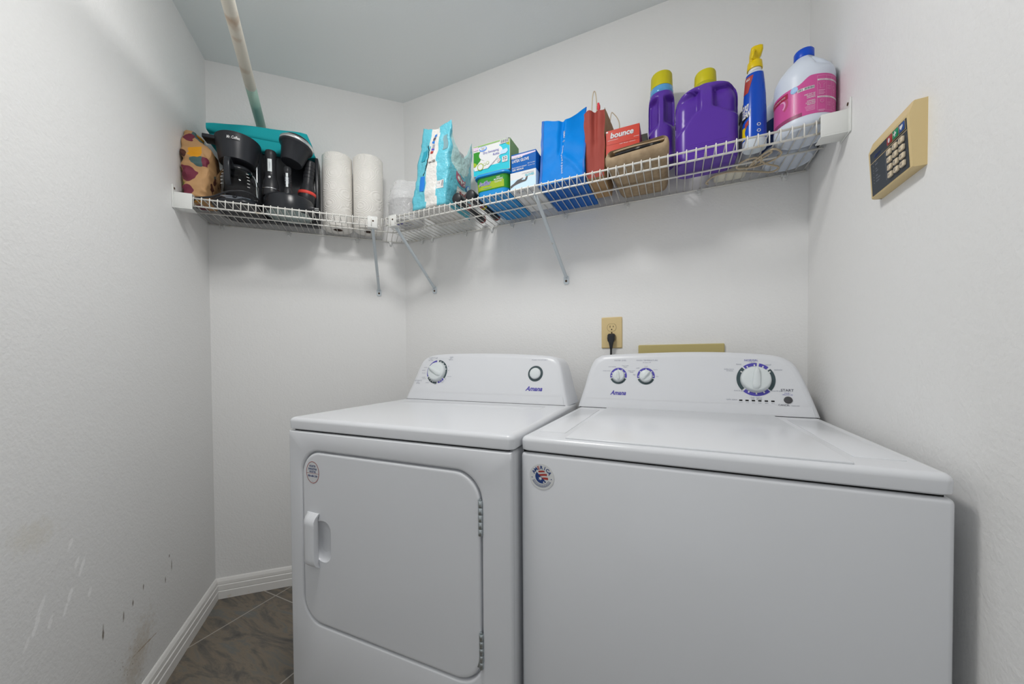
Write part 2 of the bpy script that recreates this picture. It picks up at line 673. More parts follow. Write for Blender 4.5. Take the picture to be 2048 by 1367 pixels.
def knob(x, z, R, h, sl, parent, name, ang, ridge=True):
    """round dial knob standing on a leaning panel, with a tapered grip ridge"""
    y0, z0, slope = sl
    P = Vector(slant(y0, z0, slope, 0.0)(x, z))
    nrm = Vector((0, -1, slope)).normalized()
    zz = nrm
    xx = Vector((1, 0, 0))
    yy = zz.cross(xx)
    T = Matrix(((xx.x, yy.x, zz.x, P.x), (xx.y, yy.y, zz.y, P.y), (xx.z, yy.z, zz.z, P.z), (0, 0, 0, 1)))
    mb = MB()
    mb.M = T
    mb.lathe([(R, 0.0004), (R * 1.0, 0.003), (R * 0.95, h * 0.45), (R * 0.90, h * 0.55), (R * 0.82, h * 0.60), (0, h * 0.62)], M_knob, 40)
    if ridge:
        A = Matrix.Rotation(radians(ang), 4, 'Z')
        rings = []
        for i in range(13):
            u = -1 + 2 * i / 12
            w = R * (0.20 + 0.16 * (1 - u) / 2) * sqrt(max(0.02, 1 - abs(u) ** 4))
            hh = h * (1.05 - 0.25 * (1 - u) / 2) * sqrt(max(0.05, 1 - abs(u) ** 6))
            rings.append([(-w, u * R * 0.97, h * 0.3), (-w * 0.75, u * R * 0.97, hh * 0.9), (-w * 0.3, u * R * 0.97, hh), (w * 0.3, u * R * 0.97, hh), (w * 0.75, u * R * 0.97, hh * 0.9), (w, u * R * 0.97, h * 0.3)])
        mb.loft(rings, M_knob, M=A)
    return mb.build(name, parent, auto=50)


# --- washer
W_LOC, W_ROT, W_W = (-0.32324, 0.77036, 0), radians(-0.178), 0.699
wm = thing('washing_machine', 'white top-loading washing machine with large round dial, right of the dryer', 'washing machine', W_LOC, W_ROT)
mb = MB()
mb.box(0.008, W_W - 0.002, 0.001, 0.66, 0.02, 0.8772, M_enamel, 0.008, 3)
mb.box(0.012, W_W - 0.012, 0.010, 0.65, 0.868, 0.884, M_dark)
mb.build('cabinet', wm)
for x_, y_ in ((0.06, 0.06), (W_W - 0.06, 0.06), (0.06, 0.6), (W_W - 0.06, 0.6)):
    MB().lathe([(0.022, 0), (0.022, 0.008), (0.010, 0.012), (0.010, 0.022), (0, 0.022)], M_rubber, 16, Matrix.Translation((x_, y_, 0))).build('levelling_foot', wm)


def top_panel(w, d, z0, z1, x0=0.0, rc=0.014):
    mb = MB()
    cx, cy = x0 + w / 2, d / 2
    rings = [ring(rrect(w - 0.010, d - 0.010, rc, 6, cx, cy), z0), ring(rrect(w - 0.002, d - 0.002, rc, 6, cx, cy), z0 + 0.003)]
    for i in range(7):
        a = (pi / 2) * i / 6
        e = 0.012
        rings.append(ring(rrect(w - 2 * e * (1 - cos(a)), d - 2 * e * (1 - cos(a)), max(0.006, rc - e * (1 - cos(a)) * 0.5), 6, cx, cy), z1 - e + e * sin(a)))
    mb.loft(rings, M_enamel)
    return mb


tp = top_panel(0.691, 0.665, 0.881, 0.9135, 0.007)
# shallow raised lands left and right of the lid
for xa, xb in ((0.028, 0.092), (0.604, 0.672)):
    tp.box(xa, xb, 0.07, 0.50, 0.9120, 0.9146, M_enamel, 0.0011, 2)
tp.build('top_panel', wm, auto=40)
mb = MB()
mb.box(0.108, 0.586, 0.011, 0.545, 0.9115, 0.9175, M_enamel, 0.0022, 3)
mb.build('lid', wm)
W_SL = (0.560, 0.914, 0.301)
w_out = [(0.003, 0.914), (0.021, 0.981), (0.034, 1.036), (0.050, 1.078), (0.070, 1.094), (0.099, 1.1015), (0.244, 1.1065), (0.361, 1.108), (0.469, 1.1055), (0.56, 1.099), (0.605, 1.092), (0.632, 1.080), (0.649, 1.062), (0.663, 1.031), (0.677, 0.987), (0.697, 0.914)]
con = console(w_out, *W_SL, 0.098)
con.build('control_panel', wm, auto=60)
mb = MB()
mb.grid(lambda u, v: (lerp(0.016, 0.684, u) + (0.5 - u) * 0.012 * v, W_SL[0] - 0.0016 + v * 0.0085 - 0.0004 * sin(pi * u), 0.9142 + v * 0.030), 20, 3, M_enamel2)
mb.box(0.010, 0.690, W_SL[0] - 0.0036, W_SL[0] + 0.01, 0.9130, 0.9149, M_dark)
mb.build('lower_trim', wm)
fn = slant(*W_SL)
mb = MB()
# dial rings: (centre x, z, inner, outer)
cx, cz = 0.547, 1.0205
for a0, a1, m_ in ((84, 128, M_ink_blue), (133, 222, M_ring_grey), (228, 314, M_ink_blue), (-42, 40, M_ring_grey), (47, 77, M_ink_blue)):
    mb.arc(cx, cz, 0.0405, 0.0502, a0, a1, fn, m_)
fn2 = slant(*W_SL, 0.0009)
for a in (92, 118, 148, 62, 32, 243, 270, 297):
    mb.arc(cx, cz, 0.0405, 0.0455, a - 2.5, a + 2.5, fn2, M_white, 3)
mb.build('dial_markings', wm)
for cx, cz, aa in ((0.141, 1.026, (95, 60, 25, 155, 180)), (0.232, 1.026, (90, 140, 182, 40, 0))):
    mb = MB()
    for a0, a1, m_ in ((-14, 194, M_ink_blue), (202, 338, M_ring_grey)):
        mb.arc(cx, cz, 0.0218, 0.0285, a0, a1, fn, m_)
    for a in aa:
        mb.arc(cx, cz, 0.0218, 0.0255, a - 4, a + 4, fn2, M_white, 3)
    mb.build('dial_markings', wm)
for i in range(6):
    mb = MB()
    mb.rect(0.506 + i * 0.0162 - 0.0042, 0.506 + i * 0.0162 + 0.0042, 0.9545, 0.9585, fn, M_dark)
    mb.build('indicator_light', wm)
mb = MB()
T = mb.text
T('Amana', 0.142, 0.9675, fn, M_ink_blue, w=0.053, h=0.0155, bold=0.03, shear=0.35)
T('NORMAL', 0.538, 1.079, fn, M_ink_blue, w=0.036, h=0.0062)
T('START', 0.6235, 0.9895, fn, M_ink, w=0.031, h=0.0075, bold=0.01)
T('PAUSE /', 0.6235, 0.981, fn, M_ink_blue, w=0.014)
T('UNLOCK LID', 0.6235, 0.9765, fn, M_ink_blue, w=0.025)
T('CANCEL', 0.6135, 0.9465, fn, M_ink, w=0.027, h=0.0052)
T('HOLD 3 SEC', 0.641, 0.9455, fn, M_ink_soft, w=0.019, h=0.003)
T('cycle status', 0.4825, 0.9575, fn, M_ink_soft, w=0.029)
T('WATER LEVEL', 0.145, 1.0805, fn, M_ink_soft, w=0.042, h=0.0048)
T('WASH TEMPERATURE', 0.234, 1.0805, fn, M_ink_soft, w=0.070, h=0.0048)
T('all rinses cold', 0.234, 1.0735, fn, M_ink_soft, w=0.026)
for s_, x_, z_, w_ in (('heavy', 0.505, 1.0665, 0.014), ('regular', 0.541, 1.0735, 0.017), ('casual', 0.580, 1.0655, 0.016), ('delicate', 0.605, 1.050, 0.020), ('bulky items', 0.478, 1.051, 0.026), ('& sheets', 0.480, 1.0465, 0.018), ('drain & spin', 0.502, 0.985, 0.026), ('rinse & spin', 0.598, 0.9865, 0.026), ('clean washer', 0.546, 0.9665, 0.030), ('with', 0.537, 0.9622, 0.009), ('affresh', 0.553, 0.9617, 0.014),
                       ('lid locked', 0.506, 0.9505, 0.011), ('wash', 0.523, 0.9505, 0.008), ('rinse', 0.5385, 0.9505, 0.008), ('drain', 0.5545, 0.9505, 0.008), ('spin', 0.571, 0.9505, 0.008), ('done', 0.587, 0.9505, 0.008),
                       ('auto sensing', 0.118, 1.058, 0.026), ('deep water', 0.163, 1.062, 0.024), ('wash', 0.163, 1.0575, 0.012), ('deep water', 0.185, 1.044, 0.023), ('rinse', 0.185, 1.0395, 0.011), ('lower water', 0.100, 1.044, 0.027), ('cold', 0.205, 1.054, 0.010), ('cool', 0.232, 1.060, 0.010), ('warm', 0.262, 1.048, 0.013), ('hot', 0.268, 1.026, 0.008), ('tap', 0.194, 1.030, 0.008)):
    T(s_, x_, z_, fn, M_ink if s_ == 'affresh' else M_ink_soft, w=w_)
mb.build('printed_lettering', wm)
knob(0.547, 1.0205, 0.040, 0.026, W_SL, wm, 'cycle_knob', -4)
knob(0.141, 1.026, 0.0208, 0.020, W_SL, wm, 'water_level_knob', 8)
knob(0.232, 1.026, 0.0215, 0.020, W_SL, wm, 'temperature_knob', -42)
mb = MB()
P = Vector(fn(0.624, 0.9615))
zz = Vector((0, -1, W_SL[2])).normalized()
yy = zz.cross(Vector((1, 0, 0)))
mb.M = Matrix(((1, yy.x, zz.x, P.x), (0, yy.y, zz.y, P.y), (0, yy.z, zz.z, P.z), (0, 0, 0, 1)))
mb.lathe([(0.0105, 0), (0.0105, 0.001), (0.0095, 0.0022), (0.008, 0.0026), (0.0, 0.0034)], mat('button_grey', (0.075, 0.075, 0.08), 0.35), 28)
mb.build('start_button', wm)
# round sticker on the front
mb = MB()
sx, sz, sr = 0.0575, 0.827, 0.0285
f0, f1, f2 = flat_y(0.0004), flat_y(0.0001), flat_y(-0.0002)
mb.disc(sx, sz, sr, sr, f0, mat('sticker_white', (0.70, 0.71, 0.71), 0.45), 40)
for i, ch in enumerate('AMERICA'):
    a = radians(90 + 62 - i * 124 / 6)
    mb.text(ch, sx + 0.0205 * cos(a), sz + 0.0205 * sin(a), f1, M_red if ch == 'E' else M_navy, h=0.0078, bold=0.03, rot=a - pi / 2)
for a in (188, -8):
    mb.disc(sx + 0.0225 * cos(radians(a)), sz + 0.0225 * sin(radians(a)), 0.0012, 0.0012, f1, M_navy, 10)
er = 0.0148
# flag emblem: red stripes right of a slanting edge, blue field left of it
for za, zb in ((0.0100, 0.0140), (0.0020, 0.0065), (-0.0065, -0.0015)):
    up_, lo_ = [], []
    for i in range(13):
        x = lerp(-er, er, i / 12)
        lim = sqrt(max(0, er * er - x * x))
        ed = -x * 0.95 + 0.0
        w_ = 0.0012 * sin(x / er * 2.2)
        zt, zz_ = min(zb + w_, lim), max(za + w_, ed - 0.002 + (0.0045 if za > 0.009 else 0) * 0)
        if zt > zz_ + 1e-4 and x > -0.009:
            up_.append((sx + x, sz + zt))
            lo_.append((sx + x, sz + zz_))
    if len(up_) > 1:
        vs, n_ = [], len(up_)
        for p_ in up_ + lo_:
            vs.append(f1(*p_))
        mb.add(vs, [[i, i + 1, n_ + i + 1, n_ + i] for i in range(n_ - 1)], M_red)
pts = [(sx + er * cos(radians(a)), sz + er * sin(radians(a))) for a in range(140, 320, 6)]
mb.poly(pts, f1, M_navy)
for (x_, z_, r_) in ((-0.003, -0.004, 0.0046), (0.005, -0.0115, 0.0025)):
    mb.poly([(sx + x_ + (r_ if i % 2 == 0 else r_ * 0.5) * sin(pi * i / 6), sz + z_ + (r_ if i % 2 == 0 else r_ * 0.5) * cos(pi * i / 6)) for i in range(12)], f2, M_white)
for k_, r_ in enumerate((0.0175, 0.0200, 0.0222)):
    for i in range(16 + k_ * 2):
        a = 204 + i * 132 / (16 + k_ * 2)
        mb.arc(sx, sz, r_, r_ + 0.0011, a, a + 5.5, f1, M_navy, 2)
mb.build('round_sticker', wm)['label'] = 'round white sticker with blue lettering and a striped emblem'

# --- dryer
D_LOC, D_ROT, D_W = (-1.0545, 0.71444, 0), radians(1.7625), 0.7374
dr = thing('clothes_dryer', 'white front-loading clothes dryer with square door, left of the washing machine', 'dryer', D_LOC, D_ROT)
DX0, DX1, DZT, DZB = 0.0125, 0.7350, 0.9200, 0.8855
mb = MB()
mb.box(DX0 + 0.002, DX1 - 0.004, 0.0145, 0.66, 0.02, 0.8812, M_enamel, 0.008, 3)
mb.box(DX0 + 0.015, DX1 - 0.015, 0.012, 0.64, 0.872, 0.889, M_dark)
mb.build('cabinet', dr)
for x_, y_ in ((0.07, 0.06), (0.68, 0.06), (0.07, 0.6), (0.68, 0.6)):
    MB().lathe([(0.022, 0), (0.022, 0.008), (0.010, 0.012), (0.010, 0.022), (0, 0.022)], M_rubber, 16, Matrix.Translation((x_, y_, 0))).build('levelling_foot', dr)
# front panel with the rounded door opening
DO = (0.0665, 0.6565, 0.3255, 0.8295)
hole = rrect(DO[1] - DO[0], DO[3] - DO[2], 0.072, 14, (DO[0] + DO[1]) / 2, (DO[2] + DO[3]) / 2)
hc = ((DO[0] + DO[1]) / 2, (DO[2] + DO[3]) / 2)
x0, x1, z0, z1 = DX0 + 0.002, DX1 - 0.004, 0.02, 0.8812


def to_border(p, x0, x1, z0, z1):
    dx, dz = p[0] - hc[0], p[1] - hc[1]
    t = 1e9
    if dx > 1e-9:
        t = min(t, (x1 - hc[0]) / dx)
    if dx < -1e-9:
        t = min(t, (x0 - hc[0]) / dx)
    if dz > 1e-9:
        t = min(t, (z1 - hc[1]) / dz)
    if dz < -1e-9:
        t = min(t, (z0 - hc[1]) / dz)
    return (hc[0] + dx * t, hc[1] + dz * t)


def dense(loop, k=3):
    out = []
    for i in range(len(loop)):
        a, b = loop[i], loop[(i + 1) % len(loop)]
        n_ = k if math.dist(a, b) < 0.03 else 24
        out += [(lerp(a[0], b[0], j / n_), lerp(a[1], b[1], j / n_)) for j in range(n_)]
    return out


hole_d = dense(hole, 1)
brd = [to_border(p, x0, x1, z0, z1) for p in hole_d]
# snap the nearest border points onto the four corners
for c in ((x0, z0), (x1, z0), (x1, z1), (x0, z1)):
    i = min(range(len(brd)), key=lambda i: math.dist(brd[i], c))
    brd[i] = c
brd_in = [(hc[0] + (p[0] - hc[0]) * 0.985, hc[1] + (p[1] - hc[1]) * 0.985) for p in brd]
hin = lambda d: [(hc[0] + (p[0] - hc[0]) * (1 - d / 0.29), hc[1] + (p[1] - hc[1]) * (1 - d / 0.25)) for p in hole_d]
mb = MB()
rg = [[(p[0], 0.0145, p[1]) for p in brd], [(p[0], 0.004, p[1]) for p in brd], [(p[0] * 0.5 + q_[0] * 0.5, 0.0008, p[1] * 0.5 + q_[1] * 0.5) for p, q_ in zip(brd, brd_in)], [(p[0], 0.0, p[1]) for p in brd_in],
      [(p[0], 0.0, p[1]) for p in hin(-0.006)], [(p[0], 0.0012, p[1]) for p in hin(-0.002)], [(p[0], 0.005, p[1]) for p in hin(0)], [(p[0], 0.0145, p[1]) for p in hin(0)]]
mb.loft(rg, M_enamel, cap0=False, cap1=False)
mb.build('front_panel', dr, auto=50)
# door plate, with a scooped finger recess cut beside the handle
dloop = rrect(DO[1] - DO[0] - 0.010, DO[3] - DO[2] - 0.010, 0.067, 14, hc[0], hc[1])
sh = lambda d: [(hc[0] + (p[0] - hc[0]) * (1 - d / 0.29), hc[1] + (p[1] - hc[1]) * (1 - d / 0.25)) for p in dloop]
mb = MB()
mb.loft([[(p[0], 0.014, p[1]) for p in dloop], [(p[0], 0.004, p[1]) for p in dloop], [(p[0], 0.0012, p[1]) for p in sh(0.0015)], [(p[0], 0.0002, p[1]) for p in sh(0.004)], [(p[0], 0.0, p[1]) for p in sh(0.007)]], M_enamel)
door = mb.build('door', dr, auto=50, solid=True)
cut = MB()
cr = []
for i in range(9):
    a = i / 8
    k = sqrt(max(0.0, 1 - a * a)) if i < 8 else 0.05
    y_ = 0.0005 + 0.0128 * a
    w_, h_ = 0.062 * (0.45 + 0.55 * k), 0.118 * (0.6 + 0.4 * k)
    cr.append([(x, y_, z) for x, z in rrect(w_, h_, 0.028, 6, 0.150 - (1 - k) * 0.004, 0.572)])
cut.loft([[(p[0], -0.01, p[2]) for p in cr[0]]] + cr, M_enamel)
co = cut.build('finger_recess', solid=True)
md = door.modifiers.new('recess', 'BOOLEAN')
md.object = co
md.operation = 'DIFFERENCE'
md.solver = 'EXACT'
bpy.context.view_layer.update()
dg = bpy.context.evaluated_depsgraph_get()
# the cutter is in world space at the origin like the door's own frame: evaluate with the door unparented
door.parent = None
bpy.context.view_layer.update()
me2 = bpy.data.meshes.new_from_object(door.evaluated_get(bpy.context.evaluated_depsgraph_get()))
door.modifiers.clear()
door.data = me2
door.parent = dr
bpy.data.objects.remove(co)
# pull handle
mb = MB()
rings = []
for i in range(17):
    u = i / 16
    z = lerp(0.494, 0.650, u)
    e = min(sst(0, 0.10, u), sst(0, 0.10, 1 - u))
    out_ = 0.003 + 0.020 * e
    x0_, x1_ = 0.090, 0.137
    rings.append([(x0_, 0.0, z), (x0_, -out_ * 0.45, z), (x0_ + 0.006, -out_ * 0.82, z), (x0_ + 0.018, -out_, z), (x1_ - 0.004, -out_, z), (x1_, -out_ + 0.003 * e, z), (x1_, -out_ * 0.35 + 0.001, z), (x1_ - 0.005, 0.0, z)])
mb.loft(rings, M_enamel2)
hd = mb.build('door_handle', door, auto=50)
# round registration sticker
mb = MB()
sx, sz = 0.1135, 0.7665
mb.disc(sx, sz, 0.0255, 0.0315, flat_y(-0.0004), mat('register_white', (0.66, 0.67, 0.68), 0.45), 40)
vs = []
for i in range(41):
    a = 2 * pi * i / 40
    vs += [(sx + 0.0255 * cos(a), -0.0007, sz + 0.0315 * sin(a)), (sx + 0.0241 * cos(a), -0.0007, sz + 0.0300 * sin(a))]
mb.add(vs, [[2 * i, 2 * i + 1, 2 * i + 3, 2 * i + 2] for i in range(40)], M_red)
mb.rect(sx - 0.0245, sx + 0.0245, sz - 0.0035, sz - 0.0027, flat_y(-0.0007), M_red)
for s_, dz, w_ in (('REGISTER', 0.0180, 0.025), ('ENREGISTRER', 0.0095, 0.034), ('REGISTRE', 0.0015, 0.025), ('800-688-3381', -0.0105, 0.038)):
    mb.text(s_, sx, sz + dz, flat_y(-0.0007), M_navy, w=w_, h=0.0058, bold=0.02)
mb.text('register', sx, sz - 0.0265, flat_y(-0.0007), M_ink_soft, w=0.009)
mb.build('round_sticker', door)['label'] = 'round sticker with a red rim and blue lettering'
for zc in (0.7245, 0.415):
    mb = MB()
    for k in range(5):
        za = zc - 0.041 + k * 0.0164
        mb.lathe([(0.0046, za + 0.0004), (0.0052, za + 0.001), (0.0052, za + 0.0152), (0.0046, za + 0.0160)], M_steel, 14, Matrix.Translation((0.6535, -0.0005, 0)))
    mb.lathe([(0.003, zc + 0.041), (0.003, zc + 0.044), (0, zc + 0.0448)], M_steel, 12, Matrix.Translation((0.6535, -0.0005, 0)))
    mb.box(0.6425, 0.653, 0.0002, 0.0022, zc - 0.041, zc + 0.041, M_steel)
    mb.build('hinge', dr, auto=50)['label'] = 'zinc door hinge'
tp = top_panel(DX1 - DX0 + 0.002, 0.668, DZB, DZT, DX0 - 0.001, 0.016)
tp.box(0.09, 0.66, 0.42, 0.50, 0.9190, 0.9207, M_enamel, 0.0008, 2)
tp.build('top_panel', dr, auto=40)
D_SL = (0.552, 0.920, 0.318)
d_out = [(0.0105, 0.920), (0.034, 0.988), (0.055, 1.058), (0.068, 1.084), (0.088, 1.099), (0.120, 1.108), (0.17, 1.112), (0.28, 1.1135), (0.404, 1.112), (0.52, 1.1075), (0.62, 1.101), (0.652, 1.096), (0.674, 1.086), (0.691, 1.058), (0.712, 0.975), (0.7265, 0.920)]
console(d_out, *D_SL, 0.11).build('control_panel', dr, auto=60)
mb = MB()
mb.grid(lambda u, v: (lerp(0.026, 0.712, u) + (0.5 - u) * 0.012 * v, D_SL[0] - 0.0016 + v * 0.009, 0.9202 + v * 0.030), 20, 3, M_enamel2)
mb.box(0.020, 0.718, D_SL[0] - 0.0036, D_SL[0] + 0.01, 0.9190, 0.9209, M_dark)
mb.build('lower_trim', dr)
fn, fn2 = slant(*D_SL), slant(*D_SL, 0.0009)
mb = MB()
cx, cz = 0.152, 1.0365
for a0, a1, m_ in ((100, 205, M_ink_blue), (212, 278, M_ring_grey), (286, 322, M_ink_blue), (-34, 88, M_ring_grey)):
    mb.arc(cx, cz, 0.0425, 0.0500, a0, a1, fn, m_)
for a in (75, 55, 35, 15, 222, 238, 252, 298, 310, 130, 160):
    mb.arc(cx, cz, 0.0425, 0.0465, a - 2.4, a + 2.4, fn2, M_white, 3)
mb.build('dial_markings', dr)
mb = MB()
mb.arc(0.595, 1.0325, 0.0215, 0.0295, 0, 360, fn, M_ring_grey, 48)
mb.build('button_ring', dr)
mb = MB()
T = mb.text
T('Amana', 0.594, 0.9765, fn, M_ink_blue, w=0.067, h=0.0175, bold=0.03, shear=0.35)
T('PUSH TO START', 0.607, 1.0845, fn, M_ink_soft, w=0.062, h=0.0042)
for s_, x_, z_, w_ in (('AUTOMATIC', 0.115, 1.097, 0.034), ('DRY', 0.112, 1.0915, 0.010), ('high heat', 0.110, 1.086, 0.024), ('TIMED', 0.213, 1.0985, 0.018), ('DRY', 0.212, 1.0930, 0.010), ('high heat', 0.212, 1.0875, 0.022), ('AUTOMATIC', 0.063, 0.9985, 0.038), ('DRY', 0.064, 0.9920, 0.010), ('energy', 0.064, 0.9865, 0.020), ('AIR DRY', 0.183, 0.9985, 0.026), ('no heat', 0.182, 0.9925, 0.020), ('off', 0.139, 1.0955, 0.010), ('off', 0.153, 0.9845, 0.008), ('40', 0.2085, 1.043, 0.006), ('very dry', 0.0905, 1.055, 0.017), ('normal', 0.082, 1.043, 0.017), ('less dry', 0.085, 1.0305, 0.017), ('wrinkle', 0.087, 1.013, 0.018), ('more dry', 0.093, 1.0065, 0.018), ('shield', 0.111, 0.9905, 0.016), ('70', 0.205, 1.060, 0.006), ('damp dry', 0.216, 1.017, 0.020), ('20', 0.200, 1.0065, 0.006)):
    T(s_, x_, z_, fn, M_ink_soft, w=w_)
mb.build('printed_lettering', dr)
knob(0.152, 1.0365, 0.0415, 0.028, D_SL, dr, 'timer_knob', 62)
mb = MB()
P = Vector(fn(0.595, 1.0325))
zz = Vector((0, -1, D_SL[2])).normalized()
yy = zz.cross(Vector((1, 0, 0)))
mb.M = Matrix(((1, yy.x, zz.x, P.x), (0, yy.y, zz.y, P.y), (0, yy.z, zz.z, P.z), (0, 0, 0, 1)))
mb.lathe([(0.0218, 0), (0.0216, 0.005), (0.020, 0.0075), (0.015, 0.009), (0.0, 0.0095)], M_knob, 32)
mb.build('start_button', dr)

# ------------------------------------------------------------------ outlet, plug, wall plate, keypad, closet rod
ot = thing('electrical_outlet', 'beige two-socket wall outlet above the washing machine', 'outlet', (-0.231, B_Y, 1.193))
mb = MB()
mb.loft([[(x, 0, z) for x, z in rrect(0.081, 0.126, 0.003, 3)], [(x, -0.003, z) for x, z in rrect(0.081, 0.126, 0.003, 3)], [(x, -0.0055, z) for x, z in rrect(0.075, 0.120, 0.004, 3)]], M_ivory, smooth=False)
mb.build('cover_plate', ot)
for zc in (0.021, -0.021):
    mb = MB()
    oval = []
    for i in range(32):
        a = 2 * pi * i / 32
        oval.append((0.0172 * cos(a), max(-0.0143, min(0.0143, 0.0172 * sin(a))) + zc))
    sc = lambda k: [((x) * k, -0.0056, (z - zc) * k + zc) for x, z in oval]
    mb.add(sc(1.06), [list(range(32))], M_screw)
    mb.loft([[(x, -0.0055, z) for x, z in oval], [(x, -0.0066, z) for x, z in oval]], M_ivory, smooth=False)
    for x_, h_ in ((-0.0063, 0.0082), (0.0063, 0.0066)):
        mb.box(x_ - 0.0011, x_ + 0.0011, -0.0070, -0.0064, zc + 0.0035 - h_ / 2, zc + 0.0035 + h_ / 2, M_dark)
    mb.disc(0, zc - 0.0078, 0.0026, 0.0026, flat_y(-0.0069), M_dark, 16)
    mb.build('socket', ot)
MB().lathe([(0.003, 0.0055), (0.003, 0.0064), (0, 0.0068)], M_screw, 14, Matrix.Rotation(pi / 2, 4, 'X')).build('screw', ot)
CW = Matrix.Rotation(-W_ROT, 4, 'Z') @ Matrix.Translation((-0.231 - W_LOC[0], B_Y - W_LOC[1], 1.172))
mb = MB()
rings = []
for y_, z_, w_, h_ in ((-0.0072, 0.002, 0.026, 0.026), (-0.014, 0.002, 0.031, 0.030), (-0.021, 0.000, 0.030, 0.030), (-0.027, -0.006, 0.026, 0.026)):
    rings.append([(x, y_, z + z_) for x, z in rrect(w_, h_, 0.008, 4)])
mb.loft(rings, M_rubber)
rings = []
for z_, w_, d_ in ((0.004, 0.026, 0.014), (-0.010, 0.024, 0.014), (-0.025, 0.016, 0.012), (-0.040, 0.011, 0.010), (-0.046, 0.009, 0.009)):
    rings.append([(x, y - 0.0215, z_) for x, y in rrect(w_, d_, 0.004, 4)])
mb.loft(rings, M_rubber)
PLUG = mb
mb = MB()
mb.tube(smooth_path([(0, -0.0215, -0.044), (-0.0005, -0.0215, -0.075), (-0.002, -0.022, -0.12), (0.004, -0.024, -0.19), (0.03, -0.026, -0.30), (0.05, -0.03, -0.40)], 6), 0.0042, M_rubber, 10)
pl = mb.build('power_cord', wm)
pl['label'] = 'black power cord in the wall outlet'
PLUG.build('plug', pl, auto=60)
pl.matrix_local = CW
wp = MB()
wp.loft([[(x, 0, z) for x, z in rrect(0.292, 0.17, 0.004, 3)], [(x, -0.006, z) for x, z in rrect(0.292, 0.17, 0.004, 3)], [(x, -0.008, z) for x, z in rrect(0.287, 0.165, 0.004, 3)]], M_tan, smooth=False)
tag(wp.build('wall_plate', loc=(0.017, B_Y, 1.140 - 0.085)), 'long tan wall plate mostly hidden behind the washer control panel', 'wall plate')

# keypad: local x runs toward the back wall, y out of the wall into the room is -x
kp = thing('alarm_keypad', 'tan alarm keypad with dark face and square keys on the right wall', 'alarm keypad', (R_X, 0.9935, 1.485), radians(-90))
# after the -90 degree turn: local x -> world -y, local y -> world +x ; the face looks along -y
KW, KZ = 0.157, 0.1185
prof = [(0, -KZ / 2), (-0.0175, -KZ / 2), (-0.0188, -KZ / 2 + 0.0015), (-0.0245, KZ / 2 - 0.0225), (-0.0242, KZ / 2 - 0.020), (-0.0178, KZ / 2 - 0.0005), (0, KZ / 2)]
mb = MB()
mb.loft([[(-KW / 2 + e, y * k, z * kz) for y, z in prof] for e, k, kz in ((0, 0.0, 1), (0, 0.72, 0.985), (0.006, 1, 1))] + [[(KW / 2 - e, y * k, z * kz) for y, z in prof] for e, k, kz in ((0.006, 1, 1), (0.0012, 0.96, 0.995), (0, 0.0, 1))], M_ivory, cap0=False, cap1=False, smooth=False)
mb.build('housing', kp)
ky0, kz0, kz1 = -0.0190, -KZ / 2 + 0.0035, KZ / 2 - 0.0245
kf = lambda off: (lambda x, z: (x, lerp(-0.01895, -0.02425, (z + KZ / 2 - 0.0015) / (KZ - 0.024)) - off, z))
fA, fB, fC = kf(0.0004), kf(0.0008), kf(0.0012)
M_kface = mat('keypad_face', (0.045, 0.055, 0.068), 0.45)
M_key = mat('keypad_key', 'cdbfa6', 0.45, k=1.2)
mb = MB()
FX0, FX1 = -KW / 2 + 0.012, KW / 2 - 0.008
mb.rect(FX0, FX1, kz0, kz1 - 0.001, fA, M_kface)
mb.rect(FX0, FX1, kz1 - 0.0235, kz1 - 0.0225, fB, M_ivory)
mb.rect(FX0 + 0.060, FX0 + 0.0605, kz0 + 0.01, kz1 - 0.024, fB, M_ink_soft)
mb.text('alarm', FX0 + 0.030, kz1 - 0.0125, fB, M_navy, w=0.026)
for s_, z_, w_ in (('AC', 0.0195, 0.006), ('READY', 0.0135, 0.011), ('ON', 0.0045, 0.006), ('AWAY', -0.0005, 0.011), ('FIRE', -0.0095, 0.008), ('TROUBLE', -0.0155, 0.017), ('MEMORY', -0.0215, 0.013)):
    mb.text(s_, FX0 + 0.020 + w_ / 2, z_ - 0.010, fB, M_ink_soft, w=w_, h=0.0024)
    mb.disc(FX0 + 0.012, z_ - 0.010, 0.0009, 0.0009, fB, M_ink_soft, 8)
mb.build('face_panel', kp)
for i, (c_, s_) in enumerate((('a03a3c', '!'), ('1f8a62', '+'), ('2f4f8c', 'P'))):
    xk = FX0 + 0.081 + i * 0.0215
    zk = kz1 - 0.0110
    mb = MB()
    mb.rect(xk - 0.0095, xk + 0.0095, zk - 0.0085, zk + 0.0085, fB, M_ivory)
    m_ = mat('emergency_' + ('red', 'green', 'blue')[i], c_, 0.4, k=1.1)
    y_ = fB(xk, zk)[1]
    mb.box(xk - 0.0085, xk + 0.0085, y_ - 0.0016, y_, zk - 0.0075, zk + 0.0075, m_, 0.0005, 2)
    fk = flat_y(y_ - 0.0019)
    if i == 0:
        mb.poly([(xk + 0.0036 * sin(a) * (1 if a < pi else 0.9), zk - 0.001 + 0.0046 * cos(a)) for a in [2 * pi * j / 14 for j in range(14)]], fk, M_white)
    elif i == 1:
        mb.rect(xk - 0.0015, xk + 0.0015, zk - 0.005, zk + 0.005, fk, M_white)
        mb.rect(xk - 0.005, xk + 0.005, zk - 0.0015, zk + 0.0015, flat_y(y_ - 0.0020), M_white)
    else:
        mb.poly([(xk - 0.005, zk + 0.004), (xk - 0.005, zk), (xk, zk - 0.005), (xk + 0.005, zk), (xk + 0.005, zk + 0.004)][::-1], fk, M_white)
    mb.build('emergency_button', kp)
    kp.children[-1]['label'] = ('red', 'green', 'blue')[i] + ' emergency button'
